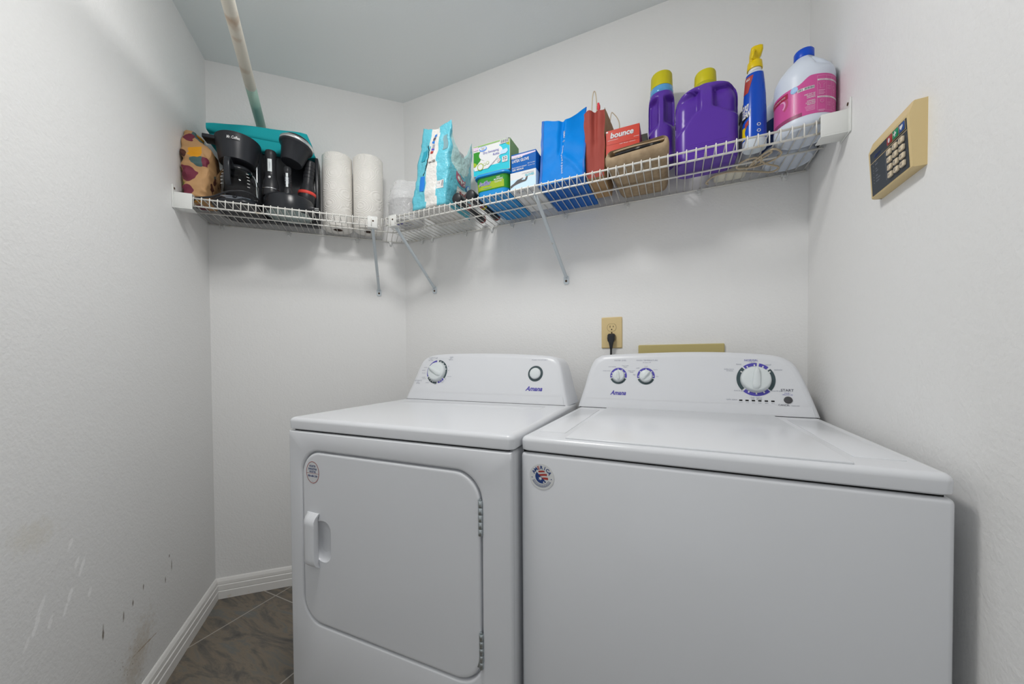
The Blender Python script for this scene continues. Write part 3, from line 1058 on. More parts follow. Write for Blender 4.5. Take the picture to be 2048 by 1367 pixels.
for r_ in range(4):
    for c_ in range(3):
        xk, zk = FX0 + 0.079 + c_ * 0.0215, 0.0015 - r_ * 0.0146
        mb = MB()
        y_ = fA(xk, zk)[1]
        mb.box(xk - 0.0066, xk + 0.0066, y_ - 0.0042, y_, zk - 0.0050, zk + 0.0050, M_key, 0.0009, 2)
        mb.text('123456789*0#'[r_ * 3 + c_], xk - 0.001, zk, flat_y(y_ - 0.0044), M_ink, h=0.0058)
        mb.build('key', kp)

# closet rod fixed to the angled wall, running forward out of the frame
E0 = Vector((-1.749, 1.095, 2.179))
dr_ = Vector((0.779, -0.627, 0)).normalized()
M_rod = mat('rod_paint', 'c9c4b8', 0.45, k=1.25, var=(9, 'a9917a', 0.56, 0.72))
M_rod_t = mat('rod_teal_tape', '98b5a8', 0.5, k=1.3)
rod = thing('closet_rod', 'painted wooden closet rod fixed to the angled wall above the coffee makers', 'rod', E0 - Vector((0, 0, 0)), math.atan2(dr_.y, dr_.x))
TX = Matrix.Rotation(pi / 2, 4, 'Y')
MB().lathe([(0.0195, 0.29), (0.0195, 1.9), (0.0, 1.9)], M_rod, 24, TX, cap0=False).build('pole', rod)
MB().lathe([(0.0, -0.001), (0.0195, -0.001), (0.0195, 0.175), (0.0199, 0.176), (0.0199, 0.184), (0.0195, 0.185), (0.0195, 0.2905)], M_rod_t, 24, TX).build('painted_end', rod)['label'] = 'pale green painted end of the rod'

# ------------------------------------------------------------------ wire shelves
SD, RZ, LIPZ, PITCH_W = 0.305, 1.7055, 1.6765, 0.0254
RW = 0.0017


def wire_shelf(name, label, loc, rot, x0, x1, xf0, xf1, cut_left=None, cut_right=None, lip=True):
    """local x along the wall, y=0 at the wall and -SD at the front; cut_* give the mitre slope at a corner"""
    t = thing(name, label, 'shelf', loc, rot, 'white wire shelves')
    z = RZ - DECK
    mb = MB()
    n = int((x1 - x0) / PITCH_W)
    for i in range(n + 1):
        x = x1 - 0.004 - i * PITCH_W if cut_left else x0 + 0.004 + i * PITCH_W
        dmax = SD
        if cut_left and x < xf0:
            dmax = max(0.0, (x - cut_left[0]) / cut_left[1])
        if cut_right and x > xf1:
            dmax = max(0.0, (cut_right[0] - x) / cut_right[1])
        if dmax < 0.02:
            continue
        zt = z + 0.0048
        if dmax >= SD - 1e-6:
            p = [(x, -0.004, zt), (x, -SD - 0.002, zt), (x, -SD - 0.0035, zt - 0.0015), (x, -SD - 0.0042, zt - 0.005), (x, -SD - 0.0042, LIPZ - DECK - 0.003)]
        else:
            p = [(x, -0.004, zt), (x, -dmax, zt)]
        mb.tube(p, RW, M_wire, 6)
    mb.build('deck_wires', t)
    for nm, y, zz, r in (('front_rail', -SD + 0.001, z, 0.0031), ('lip_rail', -SD + 0.001, LIPZ - DECK, 0.0031), ('middle_rail', -0.15, z, 0.0031), ('back_rail', -0.006, z, 0.0031)):
        if nm in ('front_rail', 'lip_rail'):
            a, b = xf0, xf1
        else:
            a = x0 if not cut_left else cut_left[0] + cut_left[1] * -y
            b = x1 if not cut_right else cut_right[0] - cut_right[1] * -y
            if nm == 'middle_rail' and not cut_right:
                b += 0.004
        MB().tube([(a, y, zz), ((a + b) / 2, y, zz), (b, y, zz)], r, M_wire, 8).build(nm, t)
    return t


FCX = C2.x + 0.126                                        # where the two front edges meet
tan_m = (FCX - C2.x) / SD
s1 = wire_shelf('wire_shelf', 'white wire shelf on the back wall above the washer and dryer', (C2.x, B_Y, DECK), 0, 0.0, R_X - C2.x - 0.010, FCX - C2.x + 0.012, 0.344 - C2.x + 0.004, cut_left=(0.0, tan_m))
uf = MID - tan_m * SD
s2 = wire_shelf('wire_shelf', 'shorter white wire shelf on the angled wall under the coffee makers', (C1.x, C1.y, DECK), radians(45), 0.004, MID, 0.030, uf - 0.012, cut_right=(MID, tan_m))


def wall_clip(parent, x):
    mb = MB()
    z = RZ - DECK
    mb.box(x - 0.006, x + 0.006, -0.010, 0.0, z - 0.020, z - 0.003, M_clip, 0.0015, 2)
    mb.box(x - 0.009, x - 0.006, -0.012, 0.0, z - 0.008, z + 0.003, M_clip, 0.001, 2)
    mb.box(x + 0.006, x + 0.009, -0.012, 0.0, z - 0.008, z + 0.003, M_clip, 0.001, 2)
    mb.lathe([(0.003, 0), (0.003, 0.011), (0.002, 0.012), (0, 0.012)], M_clip, 10, Matrix.Translation((x, 0, z - 0.014)) @ Matrix.Rotation(pi / 2, 4, 'X'))
    mb.build('wall_clip', parent)


for x_ in (-1.176, -1.113, -0.916, -0.772, -0.669, -0.567, -0.42, -0.17, 0.081, 0.335):
    wall_clip(s1, x_ - C2.x)
for u_ in (0.054, 0.322, 0.629, 0.79):
    wall_clip(s2, u_)


def end_bracket(label, loc, rot, mir):
    """white end cap holding the shelf front at a side wall; local x toward the shelf, wall at x=0"""
    t = thing('shelf_end_bracket', label, 'bracket', loc, rot)
    mb = MB()
    a, b = sorted((0.0 * mir, 0.058 * mir))
    mb.box(a, b, -0.0145, -0.0085, -0.050, 0.006, M_bracket, 0.002, 2)
    mb.box(a, b, -0.0145, 0.030, -0.053, -0.049, M_bracket, 0.0015, 2)
    mb.box(a, b, -0.012, 0.012, 0.003, 0.006, M_bracket, 0.001, 2)
    mb.build('cap', t)
    mb = MB()
    a, b = sorted((0.0, 0.004 * mir))
    mb.box(a, b, -0.024, 0.040, -0.056, 0.030, M_bracket, 0.0015, 2)
    mb.build('wall_flange', t)
    T = Matrix.Translation((0.0035 * mir, -0.012, 0.018)) @ Matrix.Rotation(pi / 2 * mir, 4, 'Y')
    MB().lathe([(0.004, 0), (0.004, 0.0018), (0, 0.0024)], M_screw, 14, T).build('screw', t)
    return t


end_bracket('white plastic end bracket at the right wall under the pink-label jug', (R_X, B_Y - SD + 0.002, DECK), 0, -1)
lp = mid_loc(0.0, SD - 0.002)
end_bracket('white plastic end bracket at the left wall under the paper bag', lp, radians(45), 1)


def brace(label, wall_pt, wall_n, top_pt, clip):
    """diagonal support: foot plate screwed to the wall, flattened rod, clip on the shelf lip"""
    W, N_, Tp = Vector(wall_pt), Vector(wall_n).normalized(), Vector(top_pt)
    t = thing('shelf_brace', label, 'shelf brace', W, 0, 'diagonal braces under the wire shelves')
    side = Vector((0, 0, 1)).cross(N_).normalized()
    T0 = Tp - W
    foot = N_ * 0.007 + Vector((0, 0, 0.014))
    mb = MB()
    mb.tube(smooth_path([foot, foot + (T0 - foot) * 0.06 + N_ * 0.002, foot + (T0 - foot) * 0.5, T0], 5), [0.0052] + [0.0068] * 14 + [0.0064], M_brace, 10)
    mb.build('rod', t)
    mb = MB()
    mb.M = Matrix(((side.x, 0, N_.x, 0), (side.y, 0, N_.y, 0), (side.z, 1, N_.z, 0), (0, 0, 0, 1)))
    mb.loft([[(x, z, 0.0) for x, z in rrect(0.023, 0.036, 0.007, 4)], [(x, z, 0.004) for x, z in rrect(0.023, 0.036, 0.007, 4)], [(x, z, 0.005) for x, z in rrect(0.020, 0.033, 0.006, 4)]], M_brace)
    mb.build('foot_plate', t, auto=40)
    mb = MB()
    mb.M = Matrix(((side.x, 0, N_.x, 0), (side.y, 0, N_.y, 0), (side.z, 1, N_.z, 0), (0, 0, 0, 1)))
    mb.lathe([(0.0048, 0.005), (0.0045, 0.0065), (0.0, 0.0075)], M_screw, 14, Matrix.Translation((0, -0.004, 0)))
    mb.build('screw', t)
    mb = MB()
    if clip:
        mb.M = Matrix.Translation(T0 + N_ * 0.0) @ Matrix(((side.x, 0, N_.x, 0), (side.y, 0, N_.y, 0), (side.z, 1, N_.z, 0), (0, 0, 0, 1)))
        mb.box(-0.021, 0.021, -0.006, 0.042, 0.016, 0.0195, M_bracket, 0.0015, 2)
        mb.box(-0.021, 0.021, 0.039, 0.0425, -0.004, 0.0195, M_bracket, 0.001, 2)
        mb.box(-0.021, 0.021, -0.007, -0.003, -0.006, 0.0195, M_bracket, 0.001, 2)
        mb.lathe([(0.0038, 0.0195), (0.0035, 0.0205), (0, 0.021)], M_screw, 12, Matrix.Translation((0.002, 0.022, 0)))
        mb.build('lip_clip', t)
    else:
        mb.tube(smooth_path([T0, T0 + N_ * 0.010 + Vector((0, 0, 0.002)), T0 + N_ * 0.017 + Vector((0, 0, -0.002)), T0 + N_ * 0.015 + Vector((0, 0, 0.010))], 5), 0.0035, M_brace, 8)
        mb.build('hook', t)
    return t


brace('pale blue-grey brace at the corner end of the long shelf, second brace from the left', (-1.101, B_Y, 1.442), (0, -1, 0), (-1.103, B_Y - 0.288, 1.674), True)
brace('pale blue-grey brace under the blue shopping bag, rightmost of the braces', (-0.419, B_Y, 1.425), (0, -1, 0), (-0.452, B_Y - 0.290, 1.676), False)
mw, mt = mid_loc(0.730, 0.0, 1.438), mid_loc(0.699, 0.288, 1.674)
brace('rust-stained pale brace on the angled wall, leftmost of the braces', mw, (Q, -Q, 0), mt, True)

# ------------------------------------------------------------------ things on the angled shelf
A45 = radians(45)

# paper towel rolls
def towel_mat():
    m = bpy.data.materials.new('paper_towel')
    m.use_nodes = True
    nt = m.node_tree
    N, L = nt.nodes, nt.links
    b = N['Principled BSDF']
    b.inputs['Base Color'].default_value = (0.92, 0.895, 0.85, 1)
    b.inputs['Roughness'].default_value = 0.95
    tc = N.new('ShaderNodeTexCoord')
    vo = N.new('ShaderNodeTexVoronoi')
    vo.inputs['Scale'].default_value = 15
    w = N.new('ShaderNodeMath')
    w.operation = 'SINE'
    k = N.new('ShaderNodeMath')
    k.operation = 'MULTIPLY'
    k.inputs[1].default_value = 75
    bp = N.new('ShaderNodeBump')
    bp.inputs['Strength'].default_value = 0.35
    bp.inputs['Distance'].default_value = 0.002
    L.new(tc.outputs['Object'], vo.inputs['Vector'])
    L.new(vo.outputs['Distance'], k.inputs[0])
    L.new(k.outputs[0], w.inputs[0])
    L.new(w.outputs[0], bp.inputs['Height'])
    L.new(bp.outputs['Normal'], b.inputs['Normal'])
    return m


M_towel = towel_mat()
M_core = mat('roll_core', '5d5048', 0.9, k=1.0)


def towel_roll(u, d, r, h, label):
    t = thing('paper_towel_roll', label, 'paper towel roll', mid_loc(u, d), A45, 'paper towel rolls')
    prof = [(0.021, 0.0), (r - 0.004, 0.0), (r, 0.004), (r, h - 0.006), (r - 0.006, h), (0.021, h), (0.0205, 0.0)]
    MB().lathe(prof, M_towel, 48, cap0=False, cap1=False).build('paper', t, auto=50)
    MB().lathe([(0.0202, 0.002), (0.0202, h - 0.002), (0.0185, h - 0.002), (0.0185, 0.002), (0.0202, 0.002)], M_core, 24, cap0=False, cap1=False).build('core', t)
    MB().lathe([(0.0185, h - 0.05), (0.0, h - 0.05)], M_dark, 20, cap0=False).build('core_shade', t) if False else None
    return t


towel_roll(0.545, 0.083, 0.0665, 0.342, 'upright white paper towel roll beside the black coffee maker with flashlights')
towel_roll(0.684, 0.101, 0.0685, 0.345, 'upright white paper towel roll in the shelf corner, right of its twin')

# teal folded storage cube behind the coffee makers
M_teal = mat('teal_fabric', '1da0a8', 0.85, k=1.2, bump=(260, 0.25, 0.0012))
tb = thing('fabric_storage_bin', 'folded teal fabric storage bin lying on top of the two coffee makers', 'storage bin', mid_loc(0.252, 0.085, DECK + 0.2965), A45)


def slab(x0, x1, z0, z1, yb, yf, slope, sag):
    rings = []
    for i in range(17):
        u = i / 16
        x = lerp(x0, x1, u)
        e_ = 1 - (2 * u - 1) ** 10 * 0.25
        t_, w_ = (z1 - z0) * e_, (yb - yf)
        o_ = []
        for y, z in rrect(w_, t_, 0.010, 4):
            yy = y + (yb + yf) / 2
            f_ = (z / t_ + 0.5)
            o_.append((x + slope * (1 - f_) * sst(0.85, 1.0, u) * 1.0, yy + 0.003 * sin(x * 30), z + (z0 + z1) / 2 + sag * sin(x * 9 + 1) * f_ + 0.020 * u * f_))
        rings.append(o_)
    return rings


MB().loft(slab(-0.200, 0.178, 0.0, 0.046, 0.052, -0.050, 0.030, 0.002), M_teal).build('folded_panel', tb, auto=60)
MB().loft(slab(-0.206, 0.172, 0.046, 0.088, 0.050, -0.056, 0.022, 0.003), M_teal).build('folded_panel', tb, auto=60)

# crumpled paper bag with a printed vegetable pattern
def bag_mat():
    m = bpy.data.materials.new('printed_paper_bag')
    m.use_nodes = True
    nt = m.node_tree
    N, L = nt.nodes, nt.links
    b = N['Principled BSDF']
    b.inputs['Roughness'].default_value = 0.7
    tc = N.new('ShaderNodeTexCoord')
    ns = N.new('ShaderNodeTexNoise')
    ns.inputs['Scale'].default_value = 14
    mp = N.new('ShaderNodeVectorMath')
    mp.operation = 'MULTIPLY_ADD'
    mp.inputs[1].default_value = (0.075, 0.075, 0.075)
    L.new(tc.outputs['Object'], ns.inputs['Vector'])
    L.new(ns.outputs['Color'], mp.inputs[0])
    L.new(tc.outputs['Object'], mp.inputs[2])
    vo = N.new('ShaderNodeTexVoronoi')
    vo.inputs['Scale'].default_value = 17
    L.new(mp.outputs[0], vo.inputs['Vector'])
    sep = N.new('ShaderNodeSeparateColor')
    L.new(vo.outputs['Color'], sep.inputs[0])
    cr = N.new('ShaderNodeValToRGB')
    cr.color_ramp.interpolation = 'CONSTANT'
    e = cr.color_ramp.elements
    kraft = hexc('b48c60', 1.1)
    e[0].position, e[0].color = 0, kraft
    e[1].position, e[1].color = 0.20, hexc('6d2439', 1.1)
    for p_, c_ in ((0.42, 'd0900f'), (0.62, '7d7a1c'), (0.76, '4a2418'), (0.86, '3f5a5a')):
        e.new(p_).color = hexc(c_, 1.15)
    L.new(sep.outputs[0], cr.inputs[0])
    lt = N.new('ShaderNodeMath')
    lt.operation = 'LESS_THAN'
    lt.inputs[1].default_value = 0.47
    L.new(vo.outputs['Distance'], lt.inputs[0])
    mx = N.new('ShaderNodeMix')
    mx.data_type = 'RGBA'
    mx.inputs['A'].default_value = kraft
    L.new(lt.outputs[0], mx.inputs['Factor'])
    L.new(cr.outputs[0], mx.inputs['B'])
    L.new(mx.outputs['Result'], b.inputs['Base Color'])
    n2 = N.new('ShaderNodeTexVoronoi')
    n2.inputs['Scale'].default_value = 34
    n2.feature = 'F1'
    bp = N.new('ShaderNodeBump')
    bp.inputs['Strength'].default_value = 0.35
    bp.inputs['Distance'].default_value = 0.005
    L.new(tc.outputs['Object'], n2.inputs['Vector'])
    L.new(n2.outputs['Distance'], bp.inputs['Height'])
    L.new(bp.outputs['Normal'], b.inputs['Normal'])
    return m


def crumple(pts, amp, sc, seed):
    out = []
    for p in pts:
        v = Vector(p)
        d = noise.noise_vector(v * sc + Vector((seed, 0, 0))) * amp + noise.noise_vector(v * sc * 2.7 + Vector((0, seed, 0))) * amp * 0.45
        out.append(v + d)
    return out


def facet(pts, k):
    """creased-paper displacement: flat facets meeting in sharp ridges"""
    out = []
    for p in pts:
        v = Vector(p)
        q_ = v * 21 + Vector((3, 1.7, 0.4))
        d_, c_ = noise.voronoi(q_)
        r_ = d_[1] - d_[0]
        n_ = Vector((v.x, v.y * 0.5, 0)).normalized() if v.xy.length > 1e-6 else Vector((0, 0, 0))
        v = v + n_ * (0.022 * (0.35 - r_)) * k + noise.noise_vector(v * 18) * 0.006 * k
        v.x = max(-0.047 + 0.0015 * r_, min(v.x, 0.041 if v.z < 0.06 else 0.052))
        out.append(v)
    return out


mb = MB()
rings = []
for i in range(45):
    u = i / 44
    z = 0.008 + 0.274 * u
    w = 0.072 + 0.016 * sst(0.25, 0.7, u) - 0.045 * sst(0.74, 0.96, u)
    dd = 0.145 * (1 - 0.5 * sst(0.5, 1.0, u))
    base = rrect(w, dd, 0.018, 7, 0.004 * sin(u * 6) - 0.022 * sst(0.7, 0.95, u), 0.02 * u)
    rr = []
    for j in range(len(base)):
        a, b = base[j], base[(j + 1) % len(base)]
        for k_ in range(2):
            rr.append((lerp(a[0], b[0], k_ / 2), lerp(a[1], b[1], k_ / 2), z))
    rings.append(facet(rr, 0.0 if i == 0 else 1.0))
mb.loft(rings, bag_mat(), smooth=True)
mb.build('paper_bag', loc=mid_loc(0.0500, 0.2150))
pbag = bpy.data.objects['paper_bag']
pbag.rotation_euler = (0, 0, A45)
tag(pbag, 'crumpled brown paper bag printed with purple and yellow vegetables', 'paper bag')

# drip coffee maker with glass carafe
cm = thing('coffee_maker', 'black drip coffee maker with a glass carafe, beside the paper bag', 'coffee maker', mid_loc(0.1745, 0.178), A45)
mb = MB()
def cmring(w, d, r, cy, z):
    return ring(rrect(w, d, r, 8, 0, cy), z)
mb.loft([cmring(0.158, 0.235, 0.055, 0.0045, 0.0), cmring(0.164, 0.241, 0.058, 0.0045, 0.004), cmring(0.164, 0.241, 0.058, 0.0045, 0.014), cmring(0.158, 0.220, 0.055, 0.0135, 0.030), cmring(0.148, 0.195, 0.05, 0.0245, 0.042), cmring(0.142, 0.185, 0.05, 0.0285, 0.044)], M_black)
mb.build('base', cm, auto=50)
mb = MB()
def cm_front(u, v):
    a = lerp(-0.9, 0.9, u)
    r = 0.085 - 0.0
    x = 0.078 * sin(a)
    return (x * (1 - 0.05 * v), -0.010 - lerp(0.1065, 0.093, v) * (0.55 + 0.45 * cos(a)) - 0.001 + 0.004 * v, lerp(0.0135, 0.0315, v))
mb.grid(cm_front, 16, 3, M_grey_pl_sheen)  # black glossy plastic; the grey paints its reflection into the colour
mb.build('front_panel', cm)
mb = MB()
mb.lathe([(0.0075, 0), (0.0075, 0.003), (0.006, 0.0045), (0, 0.005)], M_black, 18, Matrix.Translation((0.012, -0.112, 0.0235)) @ Matrix.Rotation(radians(52), 4, 'X'))
mb.build('power_switch', cm)
mb = MB()
mb.loft([cmring(0.138, 0.075, 0.02, 0.055, 0.040), cmring(0.140, 0.078, 0.02, 0.055, 0.20), cmring(0.144, 0.082, 0.022, 0.054, 0.284)], M_black_m)
mb.build('water_tank', cm, auto=50)
mb = MB()
rings = []
for z, rx, ry, cy in ((0.184, 0.054, 0.060, -0.030), (0.186, 0.062, 0.068, -0.026), (0.210, 0.067, 0.074, -0.022), (0.250, 0.074, 0.083, -0.017), (0.275, 0.078, 0.089, -0.012), (0.284, 0.080, 0.091, -0.012), (0.286, 0.077, 0.088, -0.012), (0.288, 0.03, 0.03, -0.012)):
    rings.append([(rx * cos(2 * pi * j / 48), cy + ry * sin(2 * pi * j / 48), z) for j in range(48)])
mb.loft(rings, M_black_m)
mb.text('Mr. Coffee', 0.0, 0.2585, lambda a, z: (0.0775 * sin(a / 0.0775 + 0.10), -0.0165 - 0.0885 * cos(a / 0.0775 + 0.10) - 0.0006, z), M_white, w=0.044, h=0.012, bold=0.02, shear=0.2)
mb.build('brew_basket', cm, auto=50)
mb = MB()
mb.box(-0.114, -0.060, -0.050, 0.004, 0.269, 0.285, M_black_m, 0.003, 2)
mb.build('lid_spout', cm)
ca = MB()
Tc = Matrix.Translation((0.002, -0.030, 0.0465))
ca.lathe([(0.0, 0.0), (0.056, 0.0), (0.065, 0.006), (0.072, 0.024), (0.074, 0.046), (0.070, 0.072), (0.058, 0.096), (0.049, 0.108), (0.0475, 0.108), (0.056, 0.096), (0.068, 0.072), (0.072, 0.046), (0.070, 0.024), (0.063, 0.0075), (0.0, 0.0015)], M_glass, 44, Tc, cap0=False, cap1=False)
cao = ca.build('carafe', cm)
mb = MB()
for side in (-1, 1):
    for i in range(5):
        z = 0.030 + i * 0.0135
        r = 0.0738 if z < 0.058 else lerp(0.0738, 0.0675, (z - 0.055) / 0.025)
        a0 = side * 0.62 + (0 if side < 0 else 0.06)
        for k_ in range(1):
            mb.grid(lambda u, v, z=z, r=r, a0=a0: (0.002 + (r + 0.0004) * sin(a0 + 0.14 * u), -0.030 - (r + 0.0004) * cos(a0 + 0.14 * u), 0.0465 + z + 0.0022 * v), 3, 1, M_white)
mb.build('volume_marks', cao)
mb = MB()
mb.lathe([(0.0472, 0.100), (0.049, 0.104), (0.049, 0.114), (0.044, 0.122), (0.0, 0.126)], M_black, 36, Tc, cap0=False)
mb.build('carafe_lid', cao)
mb = MB()
ha = radians(-3)
hp_ = [(0.0, -0.074, 0.150), (0.0, -0.096, 0.166), (0.0, -0.118, 0.167), (0.0, -0.126, 0.150), (0.0, -0.1255, 0.115), (0.0, -0.122, 0.085), (0.0, -0.112, 0.070)]
pth = smooth_path(hp_, 5)
rings = []
for i, p_ in enumerate(pth):
    q_ = pth[min(i + 1, len(pth) - 1)] - pth[max(i - 1, 0)]
    q_.normalize()
    n_ = Vector((0, -q_.z, q_.y))
    rings.append([p_ + Vector((x, 0, 0)) + n_ * y for x, y in rrect(0.0215, 0.014, 0.005, 3)])
mb.loft(rings, M_black, M=Matrix.Translation((-0.008, 0, 0)))
mb.build('carafe_handle', cao, auto=60)
mb = MB()
mb.tube(smooth_path([(0.055, 0.06, 0.012), (0.088, -0.02, 0.030), (0.060, -0.108, 0.046), (0.0, -0.128, 0.036), (-0.060, -0.120, 0.010), (-0.110, -0.122, -0.004), (-0.128, -0.1235, -0.032), (-0.143, -0.124, -0.046), (-0.162, -0.124, -0.040), (-0.170, -0.12, -0.014), (-0.166, -0.10, 0.004), (-0.13, -0.09, 0.008), (-0.09, -0.085, 0.006)], 7), 0.0037, M_rubber, 8)
mb.build('power_cord', cm)

# second coffee maker, its carafe place holding flashlights
c2 = thing('coffee_maker', 'black coffee maker without carafe, three flashlights standing on its base', 'coffee maker', mid_loc(0.350, 0.180), A45)
mb = MB()
mb.box(-0.112, 0.112, 0.072, 0.112, 0.0, 0.296, M_black, 0.005, 3)
mb.build('water_tank', c2)
mb = MB()
mb.box(-0.122, -0.113, 0.010, 0.108, 0.0, 0.295, M_steel, 0.003, 2)
mb.build('side_panel', c2)['label'] = 'brushed metal side panel'
mb = MB()
mb.box(0.106, 0.120, 0.030, 0.110, 0.0, 0.295, M_black, 0.004, 3)
mb.build('side_panel', c2)['label'] = 'glossy black side panel'
mb = MB()
mb.lathe([(0.0, 0.004), (0.088, 0.004), (0.092, 0.0), (0.095, 0.002), (0.096, 0.012), (0.096, 0.058), (0.093, 0.066), (0.086, 0.069), (0.0, 0.069)], M_black, 56, Matrix.Translation((0.010, -0.013, 0)), cap0=False, cap1=False)
mb.build('base', c2, auto=50)
M_glassgreen = mat('base_plate_grey_green', (0.36, 0.44, 0.43), 0.25)
MB().lathe([(0.0, 0.0006), (0.0865, 0.0006), (0.0875, 0.003), (0, 0.0036)], M_glassgreen, 48, Matrix.Translation((0.010, -0.013, 0))).build('base_plate', c2)
bk = MB()
TB = Matrix.Translation((0.022, -0.022, 0.228)) @ Matrix.Rotation(radians(13), 4, 'Y') @ Matrix.Rotation(radians(-4), 4, 'X')
bk.lathe([(0.0, 0.0), (0.040, 0.0), (0.043, 0.004), (0.0555, 0.066), (0.062, 0.070), (0.066, 0.076), (0.066, 0.084)], M_black_m, 48, TB, cap1=False)
bo = bk.build('filter_basket', c2, auto=50)
MB().lathe([(0.0662, 0.080), (0.0675, 0.083), (0.0675, 0.090), (0.064, 0.094), (0.050, 0.0945)], M_chrome, 48, TB, cap0=False, cap1=False).build('silver_rim', bo)
MB().lathe([(0.053, 0.093), (0.053, 0.104), (0.050, 0.108), (0.0, 0.108)], M_black, 40, TB, cap0=False).build('basket_lid', bo)
mb = MB()
mb.box(-0.02, 0.06, 0.02, 0.080, 0.266, 0.292, M_black, 0.006, 3)
mb.build('basket_arm', c2)
mb = MB()
mb.tube(smooth_path([(0.09, 0.05, 0.006), (0.118, 0.0, 0.006), (0.112, -0.07, 0.006), (0.098, -0.110, 0.0085)], 6), 0.0035, M_rubber, 8)
mb.box(0.094, 0.120, -0.122, -0.106, 0.0015, 0.017, M_rubber, 0.003, 2, None)
for dz in (0.0055, 0.0125):
    mb.box(0.119, 0.136, -0.1165, -0.1115, dz - 0.0008, dz + 0.0008, M_chrome)
mb.build('power_cord', c2)


def flashlight(label, loc, prof, ringz, plate, button, tilt=(0, 0), ring_mat=None, lens=True):
    t = thing('flashlight', label, 'flashlight', loc, 0, 'flashlights standing on the coffee maker')
    t.rotation_euler = (tilt[0], tilt[1], A45)
    MB().lathe(prof, M_rubber, 32).build('body', t, auto=40)
    if ringz:
        r_, z0_, z1_ = ringz
        MB().lathe([(r_ - 0.0003, z0_), (r_ + 0.0012, z0_ + 0.0008), (r_ + 0.0012, z1_ - 0.0008), (r_ - 0.0003, z1_)], ring_mat or M_chrome, 36, cap0=False, cap1=False).build('ring', t)
    if plate:
        r_, w_, z0_, z1_ = plate
        mb = MB()
        fn_ = on_cyl(r_, off=0.0012)
        mb.rect(-w_ / 2 - 0.001, w_ / 2 + 0.001, z0_ - 0.001, z1_ + 0.001, on_cyl(r_, off=0.0006), M_dark, 6, 1)
        mb.rect(-w_ / 2, w_ / 2, z0_, z1_, fn_, M_knob, 6, 1)
        mb.text('HYBRID' if w_ > 0.012 else 'LED', 0.0, (z0_ + z1_) / 2, on_cyl(r_, off=0.0016), M_ink_soft, w=(z1_ - z0_) * 0.5, rot=pi / 2)
        mb.build('nameplate', t)
    if button:
        r_, z_, b_ = button
        MB().lathe([(b_, 0), (b_, 0.003), (b_ * 0.7, 0.0045), (0, 0.005)], M_chrome, 18, Matrix.Translation((0, -r_, z_)) @ Matrix.Rotation(pi / 2, 4, 'X')).build('switch', t)
    return t


bz = DECK + 0.0695
p1 = [(0.0, 0.0), (0.031, 0.0), (0.033, 0.004), (0.033, 0.020), (0.032, 0.026), (0.031, 0.045), (0.026, 0.068), (0.0215, 0.082), (0.020, 0.095), (0.020, 0.165), (0.0215, 0.170), (0.0215, 0.185), (0.019, 0.192), (0.0, 0.193)]
for i in range(8):
    pass
flashlight('large black flashlight with a silver nameplate, left of the smaller flashlight', mid_loc(0.295, 0.208, bz), p1, (0.0322, 0.026, 0.030), (0.020, 0.015, 0.100, 0.152), (0.0245, 0.074, 0.0062))
p2_ = [(0.0, 0.0), (0.017, 0.0), (0.018, 0.003), (0.018, 0.020), (0.0145, 0.034)]
for i in range(9):
    p2_ += [(0.0142, 0.036 + i * 0.0075), (0.0128, 0.0395 + i * 0.0075)]
p2_ += [(0.0140, 0.105), (0.0145, 0.108), (0.0145, 0.124), (0.012, 0.128), (0.0, 0.128)]
flashlight('smallest flashlight, slim and black with a pale strip, between the two large ones', mid_loc(0.360, 0.225, bz), p2_, None, (0.0142, 0.008, 0.040, 0.098), (0.0178, 0.010, 0.004))
p3_ = [(0.0, 0.0), (0.033, 0.0), (0.0355, 0.004), (0.0355, 0.040), (0.034, 0.056), (0.027, 0.080), (0.022, 0.100)]
for i in range(5):
    p3_ += [(0.0222, 0.104 + i * 0.016), (0.0222, 0.117 + i * 0.016), (0.021, 0.118 + i * 0.016), (0.021, 0.119 + i * 0.016)]
p3_ += [(0.0215, 0.186), (0.020, 0.196), (0.0, 0.198)]
flashlight('black flashlight with a bright red ring leaning to the right', mid_loc(0.4180, 0.152, bz + 0.004), p3_, (0.0355, 0.042, 0.056), None, None, (0, radians(6)), mat('flashlight_red', 'd8483f', 0.4, k=1.15))

# foam plates in a clear bag
fp = thing('foam_plate_pack', 'stack of white foam plates in a crinkled clear plastic bag in the shelf corner', 'plate pack', (-1.126, 1.368, DECK), radians(20))
mb = MB()
prof = [(0.0, 0.002), (0.060, 0.002)]
for i in range(10):
    z = 0.006 + i * 0.0095
    prof += [(0.066, z), (0.0785, z + 0.0045), (0.0795, z + 0.006), (0.074, z + 0.0075)]
prof += [(0.060, 0.102), (0.0, 0.098)]
mb.lathe(prof, M_white, 40, cap0=False, cap1=False)
mb.build('plates', fp, auto=60)
mb = MB()
rings = []
for i in range(16):
    u = i / 15
    z = 0.0 + 0.195 * u
    r = 0.083 * (1 - 0.25 * sst(0.55, 1.0, u))
    rings.append(crumple([(r * cos(2 * pi * j / 36), r * sin(2 * pi * j / 36) * (1 - 0.45 * sst(0.6, 1, u)), z) for j in range(36)], 0.0 if i == 0 else (0.003 if u < 0.55 else 0.011), 32, 11))
mb.loft(rings, M_film, cap0=False, cap1=False)
mb.build('clear_bag', fp)
mb = MB()
mb.M = Matrix.Rotation(radians(-20), 4, 'Z')
for k_, (x_, y_, w_, h_) in enumerate(((-0.03, -0.03, 0.030, 0.010), (0.012, -0.022, 0.020, 0.006), (-0.015, 0.0, 0.045, 0.006))):
    mb.grid(lambda u, v: (x_ + w_ * u, y_ + h_ * v, 0.0012), 1, 1, M_ink_blue if k_ == 0 else M_ink_soft)
mb.build('printed_label', fp)

